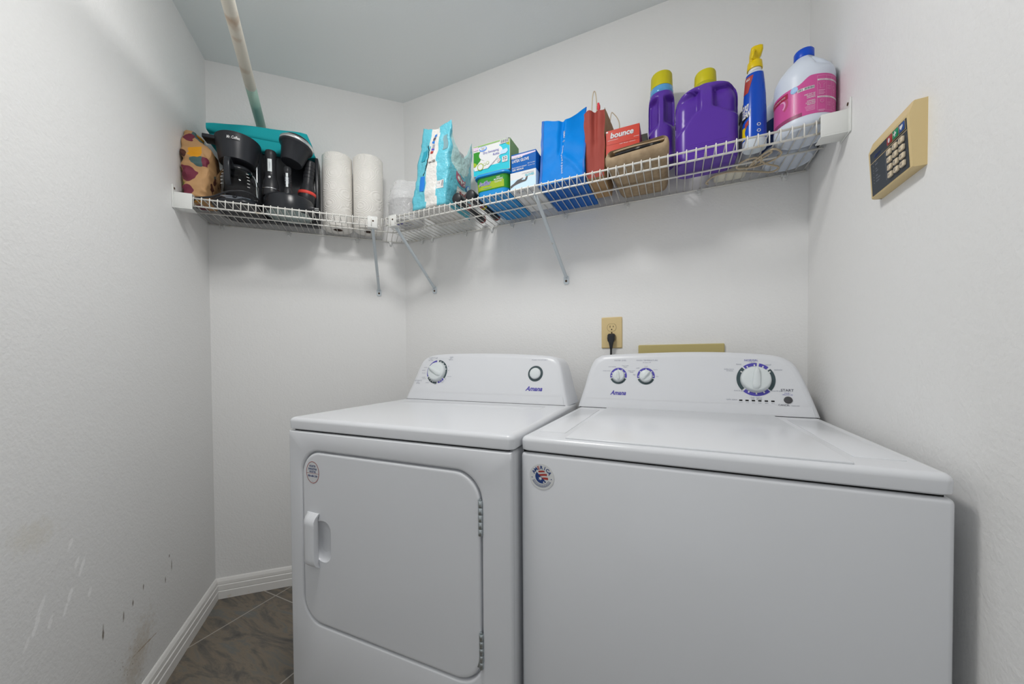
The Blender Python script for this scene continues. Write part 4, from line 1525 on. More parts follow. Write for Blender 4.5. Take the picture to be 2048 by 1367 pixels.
# ------------------------------------------------------------------ things on the long shelf
# soft pack of pads in an aqua plastic bag
M_aqua = mat('aqua_film', '62b6c8', 0.2, k=1.2, bump=(55, 0.9, 0.006))
M_aqua_l = mat('pale_film', 'aecfd0', 0.2, k=1.25, bump=(55, 0.9, 0.006))
M_pwhite = mat('pack_white_film', (0.80, 0.79, 0.76), 0.25, bump=(55, 0.9, 0.006))
pk = thing('pad_pack', 'tall aqua and white plastic pack, torn open at the top, beside the blue tub', 'plastic pack', (-0.914, 1.350, DECK))


def pack_pt(s, v, off=0.0):
    """s runs round the pack from the front-left corner: 0-1 front, 1-2 right side, 2-3 back, 3-4 left side"""
    s = s % 4
    hw_l, hw_r = lerp(-0.082, -0.022, v ** 1.2), lerp(0.081, 0.108, v)
    yf, yb = lerp(-0.100, -0.094, v), lerp(0.105, 0.085, v)
    k, f = int(s), s - int(s)
    cor = [(hw_l, yf), (hw_r, yf), (hw_r - 0.004, yb), (hw_l, yb)]
    a, b = cor[k], cor[(k + 1) % 4]
    x, y = lerp(a[0], b[0], f), lerp(a[1], b[1], f)
    nx, ny = ((0, -1), (1, 0), (0, 1), (-1, 0))[k]
    bul = (0.012 * sin(pi * f) * sin(pi * min(1, v * 1.02)))
    x, y = x + nx * (bul + off), y + ny * (bul + off)
    top = (0.325, 0.330, 0.330, 0.318)
    dip = (0.012, 0.110, 0.05, 0.04)[k]
    h = lerp(top[k], top[(k + 1) % 4], f) - dip * sin(pi * f) ** 0.8
    p = Vector((x, y, 0.002 + h * v))
    w = 0.0062 * sst(0.0, 0.12, v)
    return p + noise.noise_vector(p * 22 + Vector((5, 2, 0))) * w + noise.noise_vector(p * 70) * w * 0.45


mb = MB()
NS, NV = 24, 26
for k in range(4):
    for i in range(NS):
        s0, s1_ = k + i / NS, k + (i + 1) / NS
        f = (i + 0.5) / NS
        for j in range(NV):
            v0, v1_ = j / NV, (j + 1) / NV
            v = (j + 0.5) / NV
            m_ = M_aqua
            if k == 0 and 0.40 - 0.06 * v < f < 0.74 - 0.10 * v:
                m_ = M_pwhite
            if k == 1 and v > 0.62 + 0.30 * (f - 0.15) ** 2 and f < 0.92 and f > 0.10:
                m_ = M_aqua_l
            if k >= 2:
                m_ = M_pwhite if v < 0.5 else M_aqua_l
            mb.add([pack_pt(s0, v0), pack_pt(s1_, v0), pack_pt(s1_, v1_), pack_pt(s0, v1_)], [[0, 1, 2, 3]], m_, True)
mb.add([pack_pt(k + i / NS, 0) for k in range(4) for i in range(NS)], [list(range(4 * NS))[::-1]], M_pwhite)
o = mb.build('bag', pk)
b_ = bmesh.new()
b_.from_mesh(o.data)
bmesh.ops.remove_doubles(b_, verts=list(b_.verts), dist=1e-5)
b_.to_mesh(o.data)
b_.free()
mb = MB()
mb.loft([[(x + 0.012, y, z) for x, y in rrect(0.135, 0.165, 0.02, 5)] for z in (0.01, 0.12, 0.215)] + [[(x + 0.020, y + 0.004, 0.272) for x, y in rrect(0.115, 0.15, 0.03, 5)]], M_white)
mb.build('white_pads', pk, auto=60)
mb = MB()
PR = lambda k: (lambda a, v: pack_pt(k + a, v, 0.0014))
g = lambda k, a0, a1, v0, v1, m_, nu=4, nv=4: mb.rect(a0, a1, v0, v1, PR(k), m_, nu, nv)
M_pblue, M_pgrey, M_prose = mat('label_blue', '2a7ad0', 0.4, k=1.2), mat('label_grey', '6f8f96', 0.45), mat('label_rose', 'a85f74', 0.4, k=1.2)
g(0, 0.17, 0.34, 0.22, 0.39, M_pblue)
g(0, 0.12, 0.27, 0.60, 0.73, mat('label_teal', '2f98ae', 0.4, k=1.2))
for i in range(12):
    v = 0.40 + i * 0.032
    g(0, 0.275 + 0.09 * sin(i / 11 * pi), 0.305 + 0.09 * sin(i / 11 * pi), v, v + 0.033, M_dark, 1, 1)
for i, m_ in enumerate((M_pblue, M_ink, M_pblue, M_ink_soft, M_ink_blue, M_red)):
    g(0, 0.44, 0.52, 0.88 - i * 0.045, 0.915 - i * 0.045, m_, 2, 2)
g(0, 0.82, 0.95, 0.66, 0.86, M_pgrey, 3, 6)
g(0, 0.72, 0.92, 0.215, 0.30, M_white, 3, 3)
for i in range(8):
    g(0, 0.735 + 0.022 * i, 0.735 + 0.022 * i + 0.010, 0.235, 0.29, M_ink, 1, 2)
g(1, 0.24, 0.62, 0.475, 0.60, M_prose, 6, 4)
PR2 = lambda k: (lambda a, v: pack_pt(k + a, v, 0.0022))
for f_ in (0.33, 0.43, 0.53):
    mb.disc(f_, 0.5375, 0.045, 0.038, PR2(1), M_pwhite, 16)
g(1, 0.30, 0.80, 0.26, 0.40, M_pwhite, 6, 4)
mb.text('soft', 0.55, 0.33, lambda a, v: pack_pt(1 + a, v, 0.0026), M_red, w=0.32, h=0.075, bold=0.02)
mb.text('KING SIZE', 0.54, 0.555, lambda a, v: pack_pt(0 + a, v, 0.0022), M_dark, w=0.22, h=0.022, bold=0.03)
mb.disc(0.74, 0.46, 0.10, 0.055, PR(1), M_pblue, 20)
mb.disc(0.74, 0.46, 0.07, 0.038, PR2(1), M_aqua_l, 20)
mb.build('printed_label', pk)

# two black tools lying on the shelf
M_tred = mat('tool_red', '8e3f3a', 0.45)


def lying_tool(label, x, ang, yel):
    t = thing('flashlight', label, 'flashlight', (x, 1.262, DECK + 0.0215), radians(ang), 'black flashlights lying on the long shelf')
    RX = Matrix.Rotation(-pi / 2, 4, 'X')
    MB().lathe([(0.0, 0.0), (0.0165, 0.0), (0.0205, 0.003), (0.021, 0.010), (0.021, 0.050), (0.0165, 0.064), (0.0145, 0.070), (0.0145, 0.195), (0.0165, 0.205), (0.0175, 0.250), (0.015, 0.255), (0.0, 0.256)], M_rubber, 32, RX).build('body', t, auto=50)
    for z0, z1, r in ((0.088, 0.102, 0.0149), (0.238, 0.246, 0.0178)):
        MB().lathe([(r - 0.001, z0), (r, z0), (r, z1), (r - 0.001, z1)], M_tred, 28, RX, cap0=False, cap1=False).build('red_band', t)
    if yel:
        MB().lathe([(0.0145, 0.110), (0.0151, 0.110), (0.0151, 0.122), (0.0145, 0.122)], mat('tool_yellow', 'c9b224', 0.45), 28, RX, cap0=False, cap1=False).build('yellow_band', t)
    return t


lying_tool('black flashlight lying on its side, next to the aqua pack', -0.7875, 3.0, False)
lying_tool('black flashlight lying on its side, touching the blue tub', -0.7255, 0.5, True)

# blue tub of mopping cloths
M_tub = mat('tub_blue', '1b86c8', 0.35, k=1.1)
M_green, M_lime = mat('label_green', '2f8a2a', 0.4, k=1.0), mat('label_lime', '9db52a', 0.4, k=1.0)
TX0, TX1, TY0, TY1 = -0.6985, -0.5585, 1.256, 1.530
tu = thing('wipes_tub', 'blue plastic tub with a green label and blue lid under the white and green box', 'tub', ((TX0 + TX1) / 2, (TY0 + TY1) / 2, DECK))
tw, td = TX1 - TX0, TY1 - TY0
tub_r = lambda z: rrect(tw - 0.010 * (1 - z / 0.075), td - 0.010 * (1 - z / 0.075), 0.026, 7)
mb = MB()
mb.loft([ring(rrect(tw - 0.022, td - 0.022, 0.022, 7), 0.0), ring(tub_r(0.003), 0.003), ring(tub_r(0.04), 0.04), ring(tub_r(0.074), 0.074)], M_tub)
mb.build('tub', tu, auto=50)


def tub_face(x, z, off=0.0006):
    """front wrap of the tub with its rounded corners; x is arc length from the centre"""
    w, d, r = tw - 0.010 * (1 - z / 0.075), td - 0.010 * (1 - z / 0.075), 0.026
    fl = w / 2 - r
    s = 1 if x > 0 else -1
    a = abs(x)
    if a <= fl:
        return (x, -d / 2 - off, z)
    an = min((a - fl) / r, pi / 2)
    ex = max(0.0, a - fl - r * pi / 2)
    return (s * (fl + (r + off) * sin(an)), -d / 2 + r - (r + off) * cos(an) + ex, z)


mb = MB()
tf = lambda off: (lambda x, z: tub_face(x, z, off))
mb.rect(-0.085, 0.085, 0.020, 0.070, tf(0.0006), M_green, 40, 4)
mb.rect(-0.078, 0.052, 0.024, 0.050, tf(0.0011), M_lime, 34, 3)
mb.text('Swiffer', -0.026, 0.047, tf(0.0022), M_white, w=0.052, h=0.017, bold=0.05, shear=0.2)
mb.text('Swiffer', -0.026, 0.047, tf(0.0027), M_ink_blue, w=0.050, h=0.0155, bold=0.01, shear=0.2)
mb.text('wet', 0.030, 0.061, tf(0.0016), M_white, w=0.016)
mb.text('MOPPING', 0.030, 0.0535, tf(0.0016), M_white, w=0.036, h=0.0062, bold=0.02)
mb.text('CLOTHS', 0.029, 0.045, tf(0.0016), M_white, w=0.028, h=0.0055, bold=0.01)
mb.text('with clean scent', -0.016, 0.030, tf(0.0016), M_tub, w=0.034, h=0.0045)
mb.build('printed_label', tu)
mb = MB()
e = 0.007
mb.loft([ring(rrect(tw + e, td + e, 0.029, 7), 0.0715), ring(rrect(tw + 2 * e, td + 2 * e, 0.031, 7), 0.073), ring(rrect(tw + 2 * e, td + 2 * e, 0.031, 7), 0.079), ring(rrect(tw + e * 1.5, td + e * 1.5, 0.03, 7), 0.081), ring(rrect(tw + e, td + e, 0.029, 7), 0.0835)], M_tub)
mb.loft([ring(rrect(tw + e * 0.8, td + e * 0.8, 0.028, 7), 0.0832), ring(rrect(tw + e * 0.8, td + e * 0.8, 0.028, 7), 0.0846)], M_lime)
mb.build('lid', tu, auto=50)


def carton(name, label, cat, x0, x1, y0, y1, z0, h, cols, bev=0.0012):
    """printed carton: cols = front, side, top materials; returns the thing and a mapper for the front"""
    t = thing(name, label, cat, ((x0 + x1) / 2, (y0 + y1) / 2, z0))
    w, d = x1 - x0, y1 - y0
    mb = MB()
    X, Y = w / 2, d / 2
    mb.add([(-X, -Y, 0), (X, -Y, 0), (X, -Y, h), (-X, -Y, h)], [[0, 1, 2, 3]], cols[0])
    mb.add([(X, -Y, 0), (X, Y, 0), (X, Y, h), (X, -Y, h)], [[0, 1, 2, 3]], cols[1])
    mb.add([(-X, Y, 0), (-X, -Y, 0), (-X, -Y, h), (-X, Y, h)], [[0, 1, 2, 3]], cols[1])
    mb.add([(X, Y, 0), (-X, Y, 0), (-X, Y, h), (X, Y, h)], [[0, 1, 2, 3]], cols[0])
    mb.add([(-X, -Y, h), (X, -Y, h), (X, Y, h), (-X, Y, h)], [[0, 1, 2, 3]], cols[2])
    mb.add([(-X, -Y, 0), (-X, Y, 0), (X, Y, 0), (X, -Y, 0)], [[0, 1, 2, 3]], cols[3] if len(cols) > 3 else cols[0])
    o = mb.build('carton', t)
    md = o.modifiers.new('edge', 'BEVEL')
    md.width = bev
    md.segments = 2
    return t, w, d, h


# dry sweeping refills box
M_gpale, M_cyan = mat('carton_pale_green', '8db86a', 0.45, k=1.0), mat('carton_cyan', '22b4c8', 0.4, k=1.1)
M_carton_w = mat('carton_white', (0.70, 0.71, 0.72), 0.42)
sb, w, d, h = carton('refill_box', 'white and green box of dry sweeping refills on top of the blue tub', 'box', -0.7085, -0.5525, 1.263, 1.350, DECK + 0.0848, 0.116, (M_carton_w, M_gpale, M_carton_w))
mb = MB()
F = lambda k: flat_y(-d / 2 - 0.0004 * k)
X = w / 2 - 0.0015
mb.rect(-X, X, 0.0015, 0.030, F(1), M_cyan)
mb.rect(0.034, X, 0.0305, 0.098, F(1), M_cyan)
mb.poly([(X, 0.1145), (0.063, 0.1145), (0.063, 0.094), (X, 0.086)][::-1], F(2), M_lime)
mb.poly([(-X, 0.036), (-0.062, 0.040), (-0.045, 0.060), (-0.047, 0.090), (-0.058, 0.092), (-X, 0.092)], F(2), M_green)
mb.poly([(-X, 0.036), (-0.060, 0.040), (-0.066, 0.050), (-X, 0.054)], F(3), M_lime)
mb.rect(-X, X, 0.110, 0.1145, F(2), M_gpale)
mb.disc(-0.002, 0.076, 0.050, 0.027, F(3), M_carton_w, 36)
mb.poly([(-0.072, 0.021), (-0.016, 0.021), (0.026, 0.052), (0.0, 0.055), (-0.05, 0.052), (-0.074, 0.030)], F(4), M_carton_w)
mb.poly([(-0.016, 0.0205), (0.026, 0.0515), (0.0275, 0.0508), (-0.0145, 0.0192)], F(5), M_ink_soft)
mb.poly([(0.038, 0.060), (0.062, 0.060), (0.070, 0.068), (0.066, 0.078), (0.040, 0.074)], F(4), mat('carton_mist', 'a9c3dd', 0.45, k=1.2))
mb.rect(-X, -0.056, 0.098, 0.111, F(4), mat('carton_lilac', 'cdb9cf', 0.45, k=1.1))
mb.disc(-0.034, 0.098, 0.0165, 0.0095, F(5), mat('carton_badge', '5a8ad6', 0.4, k=1.2), 28)
mb.disc(-0.034, 0.0995, 0.0130, 0.0065, F(6), M_carton_w, 28)
mb.text('Great', -0.034, 0.1015, F(7), M_navy, w=0.013)
mb.text('Value', -0.034, 0.0965, F(7), M_navy, w=0.012)
mb.rect(0.038, X - 0.003, 0.098, 0.1125, F(5), M_carton_w)
for i in range(13):
    mb.rect(0.041 + i * 0.0025, 0.041 + i * 0.0025 + (0.0016 if i % 3 else 0.0008), 0.1, 0.111, F(6), M_ink)
mb.text('Dry Sweeping', 0.0, 0.080, F(7), M_ink_blue, w=0.066)
mb.text('Refills', 0.022, 0.067, F(7), M_ink_blue, w=0.026)
for cx_, cz_, r_ in ((-0.046, 0.032, 0.0135), (-0.027, 0.038, 0.0052), (-0.0145, 0.041, 0.0058)):
    mb.arc(cx_, cz_, r_ * 0.80, r_, 0, 360, F(7), M_lime, 28)
    mb.disc(cx_, cz_, r_ * 0.8, r_ * 0.8, F(6), M_carton_w, 24)
mb.disc(0.033, 0.040, 0.0075, 0.0075, F(5), M_carton_w, 24)
mb.arc(0.033, 0.040, 0.0066, 0.0073, 0, 360, F(6), M_ink, 24)
mb.poly([(0.030, 0.0365), (0.0335, 0.0375), (0.0365, 0.0435), (0.0335, 0.0425)], F(6), M_red)
mb.loft([[F(5)(x + 0.0575, z + 0.0395) for x, z in rrect(0.022, 0.021, 0.004, 4)], [F(5.2)(x + 0.0575, z + 0.0395) for x, z in rrect(0.022, 0.021, 0.004, 4)]], M_carton_w, cap0=False, smooth=False)
mb.text('32', 0.0575, 0.0425, F(7), M_ink, w=0.0165, h=0.0105, bold=0.01)
mb.text('refills', 0.0575, 0.0335, F(7), M_ink_soft, w=0.012)
mb.build('printed_front', sb)

# two glove boxes
M_gl_blue, M_gl_ice = mat('carton_royal', (0.0, 0.105, 0.42), 0.45, spec=0.15), mat('carton_ice', 'b9d3e4', 0.4, k=1.15)
gx0, gx1 = -0.5510, -0.4500
gl, w, d, h = carton('glove_box', 'white box of disposable gloves with a dark hand picture, under the dark blue box', 'box', gx0, gx1, 1.260, 1.480, DECK, 0.0625, (M_carton_w, M_gl_ice, M_gl_ice, M_carton_w))
mb = MB()
X = w / 2 - 0.0015
mb.rect(-X, X, 0.0015, 0.036, F(1) if False else flat_y(-d / 2 - 0.0004), M_gl_ice)
fy1, fy2 = flat_y(-d / 2 - 0.0008), flat_y(-d / 2 - 0.0012)
hand = [(-X, 0.016), (-0.034, 0.024), (-0.022, 0.033), (-0.008, 0.036), (0.0, 0.038), (0.002, 0.0352), (-0.006, 0.0325), (-0.002, 0.0300), (0.008, 0.0295), (0.013, 0.0385), (0.019, 0.0405), (0.0175, 0.0300), (0.012, 0.0235), (-0.004, 0.0215), (-0.020, 0.0185), (-0.034, 0.0145), (-X, 0.006)]
mb.poly(hand[::-1], fy1, mat('glove_print', (0.09, 0.09, 0.095), 0.5))
mb.text('GLOVES', 0.026, 0.0445, fy1, M_cyan, w=0.034, h=0.0075, bold=0.02)
mb.text('LATEX DISPOSABLE', 0.020, 0.0525, fy1, M_ink_soft, w=0.046, h=0.0042)
mb.build('printed_front', gl)
mb = MB()
fz = lambda x, y: (x, y, -0.0004)
for i in range(5):
    mb.rect(X - 0.030, X - 0.024, -0.10 + 0.012 * i, -0.093 + 0.012 * i, fz, M_navy)
mb.text('GLOVES', -0.02, -0.085, lambda x, y: (x, -y - 0.17, -0.0004), M_navy, w=0.03)
mb.build('printed_base', gl)
gl2, w, d, h = carton('glove_box', 'dark blue box of latex gloves stacked on the white glove box', 'box', gx0 + 0.004, gx1, 1.261, 1.470, DECK + 0.0632, 0.067, (M_gl_blue, M_gl_blue, M_gl_blue))
mb = MB()
X = w / 2 - 0.0015
fy0, fy1 = flat_y(-d / 2 - 0.0004), flat_y(-d / 2 - 0.0008)
mb.poly([(-X, 0.0505), (X, 0.058), (X, 0.0635), (-X, 0.0635)], fy0, mat('carton_blush', 'cdbfd6', 0.42, k=1.1))
mb.rect(-X, X, 0.0625, 0.0655, fy1, M_gl_blue)
mb.rect(-X + 0.004, -0.004, 0.0495, 0.0545, flat_y(-d / 2 - 0.0010), M_white)
mb.text('ONE TIME USE', -0.0265, 0.052, flat_y(-d / 2 - 0.0014), M_navy, w=0.038)
mb.text('LATEX GLOVE', -0.0115, 0.0405, fy1, M_white, w=0.066, h=0.0105, bold=0.02)
mb.text('100 GLOVES BY WEIGHT', -0.016, 0.0165, fy1, M_white, w=0.058, h=0.0040, bold=0.01)
mb.text('SIZE: MEDIUM', -0.022, 0.0085, fy1, M_white, w=0.044, h=0.0062, bold=0.02)
mb.text('PEEL TO OPEN', 0.031, 0.0225, fy1, M_white, w=0.028, h=0.0035)
mb.text('Powder Free', 0.031, 0.0150, fy1, M_white, w=0.026, h=0.0032)
mb.build('printed_front', gl2)

# blue shopping bag
M_bagblue = mat('bag_blue', (0.0, 0.21, 0.68), 0.5, spec=0.12, bump=(70, 0.25, 0.003))
M_bagseam = mat('bag_seam', '0b5fb4', 0.5, k=1.05)
bb = thing('shopping_bag', 'bright blue insulated shopping bag with a vertical line of white print', 'bag', (-0.3635, 1.405, DECK))


def bag_front(x, v, off=0.0):
    """x -1..1 across the front panel, v 0..1 up"""
    W = 0.0815
    top = 0.236 + 0.012 * sst(-0.1, -1, x) + 0.052 * sst(-0.08, 1.0, x) ** 1.3
    z = 0.002 + top * v
    lean = 0.030 * v + 0.050 * v * v * sst(-0.1, 1.0, x)
    crease = 0.012 * (1 - sst(0.0, 0.16, abs(x + 0.08))) * sst(0.15, 0.9, v)
    y = -0.125 + lean + crease
    fold = abs((x + 0.02) * 0.9 - (0.42 - v) * 1.6) if v < 0.45 and x < 0 else abs((x - 0.05) * 0.6 + (v - 0.42) * 1.4) if v < 0.45 else 9
    y -= 0.004 * (1 - sst(0, 0.14, fold))
    p = Vector((x * W * (1 - 0.12 * v * v * sst(0, 1, x)) + 0.002 * v, y, z))
    return p + noise.noise_vector(p * 22) * 0.0035 * sst(0, 0.2, v) + Vector((0, -off, 0))


mb = MB()
mb.grid(lambda u, v: bag_front(-1 + 2 * u, v), 40, 36, M_bagblue)
def bag_side(sgn):
    def f(u, v):
        a = bag_front(sgn, v)
        b = Vector((sgn * 0.0795 + 0.004 * sgn, lerp(0.125, 0.045, v), a.z - 0.02 * v))
        m_ = a.lerp(b, u)
        m_.x -= sgn * 0.018 * sin(pi * u) * v
        return m_
    return f
mb.grid(bag_side(1), 10, 24, M_bagblue)
mb.grid(lambda u, v: bag_side(-1)(1 - u, v), 10, 24, M_bagblue)
mb.grid(lambda u, v: bag_side(1)(1, v).lerp(bag_side(-1)(1, v), u), 14, 24, M_bagblue)
mb.add([bag_front(-1, 0), (-0.0835, 0.125, 0.002), (0.0835, 0.125, 0.002), bag_front(1, 0)], [[0, 1, 2, 3]], M_bagseam)
mb.build('panels', bb)
mb = MB()
mb.grid(lambda u, v: bag_front(lerp(-1.0, -0.90, u), v, 0.0012), 4, 36, M_bagseam)
mb.build('side_seam', bb)
mb = MB()
mb.grid(lambda u, v: bag_front(lerp(0.93, 1.0, u), v, 0.0012), 4, 36, M_bagseam)
mb.build('side_seam', bb)
mb = MB()
mb.text('Walmart', 0.0, 0.0, lambda a, b: bag_front(0.06 + b / 0.0815, 0.75 + a / 0.25, 0.0016), M_white, w=0.030, h=0.0072, bold=0.01, rot=pi)
mb.text('Grocery Pickup & Delivery', 0.0, 0.0, lambda a, b: bag_front(0.03 + b / 0.0815, 0.345 + a / 0.25, 0.0030), M_white, w=0.112, h=0.0072, rot=pi)
for i in range(6):
    a = i * pi / 3
    mb.grid(lambda u, v, a=a: bag_front(0.05 + (0.0012 + 0.0036 * u) * cos(a) / 0.0815, 0.635 + ((0.0012 + 0.0036 * u) * sin(a) + 0.0006 * (v - 0.5)) / 0.25, 0.003), 1, 1, mat('spark', 'e0b53a', 0.5)) if i < 1 else mb.grid(lambda u, v, a=a: bag_front(0.05 + ((0.0012 + 0.0036 * u) * cos(a) + 0.0009 * (v - 0.5) * sin(a)) / 0.0815, 0.635 + ((0.0012 + 0.0036 * u) * sin(a) + 0.0009 * (v - 0.5) * cos(a)) / 0.25, 0.003), 1, 1, mb.mats[-1])
mb.build('printed_lettering', bb)

# red and kraft gift bag
M_redbag = mat('red_paper', '9a443b', 0.7, k=1.0, bump=(30, 0.35, 0.004))
gb = thing('gift_bag', 'brick red paper gift bag with kraft sides and twine handles', 'paper bag', (-0.243, 1.395, DECK))


def gift(s, v):
    s = s % 4
    k, f = int(s), s - int(s)
    X0, X1 = lerp(-0.036, -0.045, v), lerp(0.025, 0.0275, v)
    yf, yb = lerp(-0.093, -0.090, v), lerp(0.080, 0.082, v)
    cor = [(X0, yf), (X1, yf), (X1 + 0.016 * v, yb + 0.02 * v), (X0, yb + 0.02 * v)]
    a, b = cor[k], cor[(k + 1) % 4]
    x, y = lerp(a[0], b[0], f), lerp(a[1], b[1], f)
    if k == 0:
        y += 0.010 * (1 - sst(0, 0.18, abs(f - 0.5))) * sst(0.2, 0.9, v) - 0.006 * sin(pi * f * 2) ** 2 * v
    if k == 1:
        x -= 0.004 * (1 - abs(2 * f - 1)) * v
    top = 0.228 + 0.004 * sin(s * 6.0) + (0.006 if k == 1 else 0)
    p = Vector((x, y, 0.002 + top * v))
    return p + noise.noise_vector(p * 30 + Vector((9, 0, 0))) * 0.003 * sst(0, 0.1, v)


mb = MB()
for k, m_ in ((0, M_redbag), (1, M_kraft), (2, M_redbag), (3, M_kraft)):
    mb.grid(lambda u, v, k=k: gift(k + u * 0.9999, v), 16, 24, m_)
mb.add([gift(0, 0), gift(1, 0), gift(2, 0), gift(3, 0)], [[3, 2, 1, 0]], M_kraft)
mb.build('paper', gb)
for y_, x_, h_ in ((-0.05, -0.024, 0.105), (0.070, 0.020, 0.090)):
    mb = MB()
    c_ = 0.030
    x1_ = x_ + (0.012 if y_ < 0 else 0.030)
    mb.tube(smooth_path([(x_, y_, 0.205), (x_ - 0.001, y_, 0.26), (x_ + 0.003, y_ + 0.002, 0.215 + h_), (x_ + 0.010, y_ + 0.006, 0.222 + h_), (x1_ + 0.002, y_ + 0.010, 0.20 + h_ * 0.8), (x1_, y_ + 0.010, 0.205)], 7), 0.0018, M_cord, 6)
    mb.build('handle', gb)
mb = MB()
mb.tube(smooth_path([(0.004, -0.082, 0.222), (0.005, -0.082, 0.245), (0.003, -0.080, 0.262)], 4), [0.0022] * 3 + [0.0055] * 3 + [0.0040] * 2 + [0.0018], mat('ribbon_red', 'c2363f', 0.5, k=1.2), 8)
mb.build('ribbon_tie', gb)

# folded beige felt tote lying in front
ft = thing('felt_bag', 'folded beige felt bag with dark lining lying at the shelf front under the red box', 'bag', (-0.112, 1.395, DECK))
mb = MB()
rings = []
for y_, w_, zc_, h_, r_ in ((-0.106, 0.160, 0.050, 0.012, 0.006), (-0.128, 0.164, 0.0505, 0.017, 0.008), (-0.136, 0.170, 0.0505, 0.022, 0.010), (-0.139, 0.178, 0.0495, 0.028, 0.013), (-0.136, 0.190, 0.044, 0.040, 0.018), (-0.126, 0.193, 0.036, 0.058, 0.024), (-0.112, 0.192, 0.034, 0.064, 0.026), (0.0, 0.180, 0.033, 0.064, 0.026), (0.110, 0.170, 0.033, 0.064, 0.024), (0.128, 0.164, 0.032, 0.058, 0.022), (0.134, 0.15, 0.030, 0.04, 0.016)):
    rings.append([(x + (y_ + 0.13) * 0.02, y_ + (0.008 if z > 0 and y_ < -0.120 else 0), max(0.0005, z + zc_) + (0.006 * x / 0.09 if y_ < -0.10 else 0)) for x, z in rrect(w_, h_, r_, 7)])
mb.loft(rings, M_felt, cap0=False)
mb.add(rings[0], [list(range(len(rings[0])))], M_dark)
mb.build('body', ft, auto=70)
mb = MB()
fold = []
for i in range(15):
    u = i / 14
    x = lerp(-0.070, 0.082, u)
    fold.append((x, 0.0525 + 0.008 * u + 0.002 * sin(u * 5)))
vs = []
for y_ in (-0.134, -0.112):
    for x, z in fold:
        vs += [(x, y_, z), (x, y_, z - 0.004)]
n_ = len(fold) * 2
fs = []
for i in range(len(fold) - 1):
    a = 2 * i
    fs += [[a, a + 1, a + 3, a + 2], [a, a + 2, n_ + a + 2, n_ + a], [a + 1, n_ + a + 1, n_ + a + 3, a + 3]]
mb.add(vs, fs, M_felt)
mb.build('inner_fold', ft)
mb = MB()
mb.tube(smooth_path([(-0.066, -0.128, 0.0430), (-0.03, -0.130, 0.0450), (0.01, -0.130, 0.0480), (0.045, -0.129, 0.0500), (0.070, -0.126, 0.0515)], 6), [0.0035, 0.004, 0.0042, 0.004, 0.0045] * 5, mat('dark_lining', (0.018, 0.018, 0.022), 0.6, bump=(120, 0.4, 0.002), var=(35, '8f8d88', 0.56, 0.66)), 8)
mb.build('lining', ft)

# red dryer-sheet box
M_bnc = mat('carton_red', 'c03a28', 0.35, k=1.05)
M_bnc2 = mat('carton_red_side', '8d2b28', 0.35, k=1.0)
bx, w, d, h = carton('dryer_sheet_box', 'red box with white lettering standing on the beige felt bag', 'box', -0.2140, -0.105, 1.312, 1.420, DECK + 0.0668, 0.088, (M_bnc, M_bnc2, M_bnc2))
mb = MB()
fy1, fy2 = flat_y(-d / 2 - 0.0004), flat_y(-d / 2 - 0.0008)
mb.text('bounce', -0.002, 0.0685, fy1, M_ink_soft, w=0.076, h=0.0200, bold=0.045, shear=0.15)
mb.text('bounce', -0.002, 0.0690, fy2, M_white, w=0.073, h=0.0185, bold=0.012, shear=0.15)
mb.rect(-0.048, -0.014, 0.0525, 0.0535, fy1, M_carton_w)
mb.rect(0.036, 0.052, 0.0475, 0.0485, fy1, M_carton_w)
mb.rect(-0.052, 0.052, 0.0385, 0.0392, fy1, M_bnc2)
mb.rect(-0.054, -0.047, 0.0805, 0.0855, fy1, M_carton_w)
mb.text('160 dryer sheets', 0.016, 0.0345, fy1, M_carton_w, w=0.05, h=0.004)
mb.build('printed_front', bx)

# dark carton behind
dbx, w, d, h = carton('dark_box', 'dark olive box corner showing between the red box and the narrow purple bottle', 'box', -0.165, -0.088, 1.425, 1.520, DECK + 0.0668, 0.112, (mat('carton_olive', (0.055, 0.055, 0.045), 0.6),) * 3)

# ------------------------------------------------------------------ bottles
M_purple = mat('purple_plastic', '5a34a0', 0.26, k=1.05)
M_ycap = mat('yellow_cap', 'cdc21c', 0.35, k=1.0)


def jug_body(w, d, h, rc, shoulder, recess, top_r, N=26, MV=56):
    """moulded bottle: rounded-rectangle section, rounded shoulders, grip hollows pressed in front and back"""
    rings = []
    for i in range(MV + 1):
        v = i / MV
        z = h * v
        k = 1.0
        if z < 0.012:
            k = 1 - 0.06 * (1 - z / 0.012) ** 2
        t = max(0.0, (z - shoulder) / (h - shoulder))
        wx = lerp(w, 2 * top_r, 1 - sqrt(max(0.0, 1 - t ** 2.6))) * k
        dy = lerp(d, 2 * top_r, t ** 1.5) * k
        r = min(rc, wx / 2 - 1e-3, dy / 2 - 1e-3)
        base = rrect(wx, dy, r, 8)
        rr = []
        M_ = len(base)
        for j in range(M_):
            a, b = base[j], base[(j + 1) % M_]
            n_ = 30 if math.dist(a, b) > 0.03 else 1
            for q_ in range(n_):
                x, y = lerp(a[0], b[0], q_ / n_), lerp(a[1], b[1], q_ / n_)
                amt = recess(x, z)
                lim = max(0.0, abs(y) - 0.006)
                wgt = sst(0.25, 0.7, abs(y) / (dy / 2))
                y -= math.copysign(min(amt * wgt, lim), y)
                rr.append((x, y, z))
        rings.append(rr)
    n0 = max(len(r_) for r_ in rings)
    return [r_ for r_ in rings if len(r_) == n0], rings


def resample(r_, n):
    P = r_ + [r_[0]]
    L_ = [0]
    for a, b in zip(P, P[1:]):
        L_.append(L_[-1] + math.dist(a, b))
    out, k = [], 0
    for i in range(n):
        s = L_[-1] * i / n
        while L_[k + 1] < s:
            k += 1
        f = (s - L_[k]) / max(1e-9, L_[k + 1] - L_[k])
        out.append(tuple(lerp(P[k][c], P[k + 1][c], f) for c in range(3)))
    return out


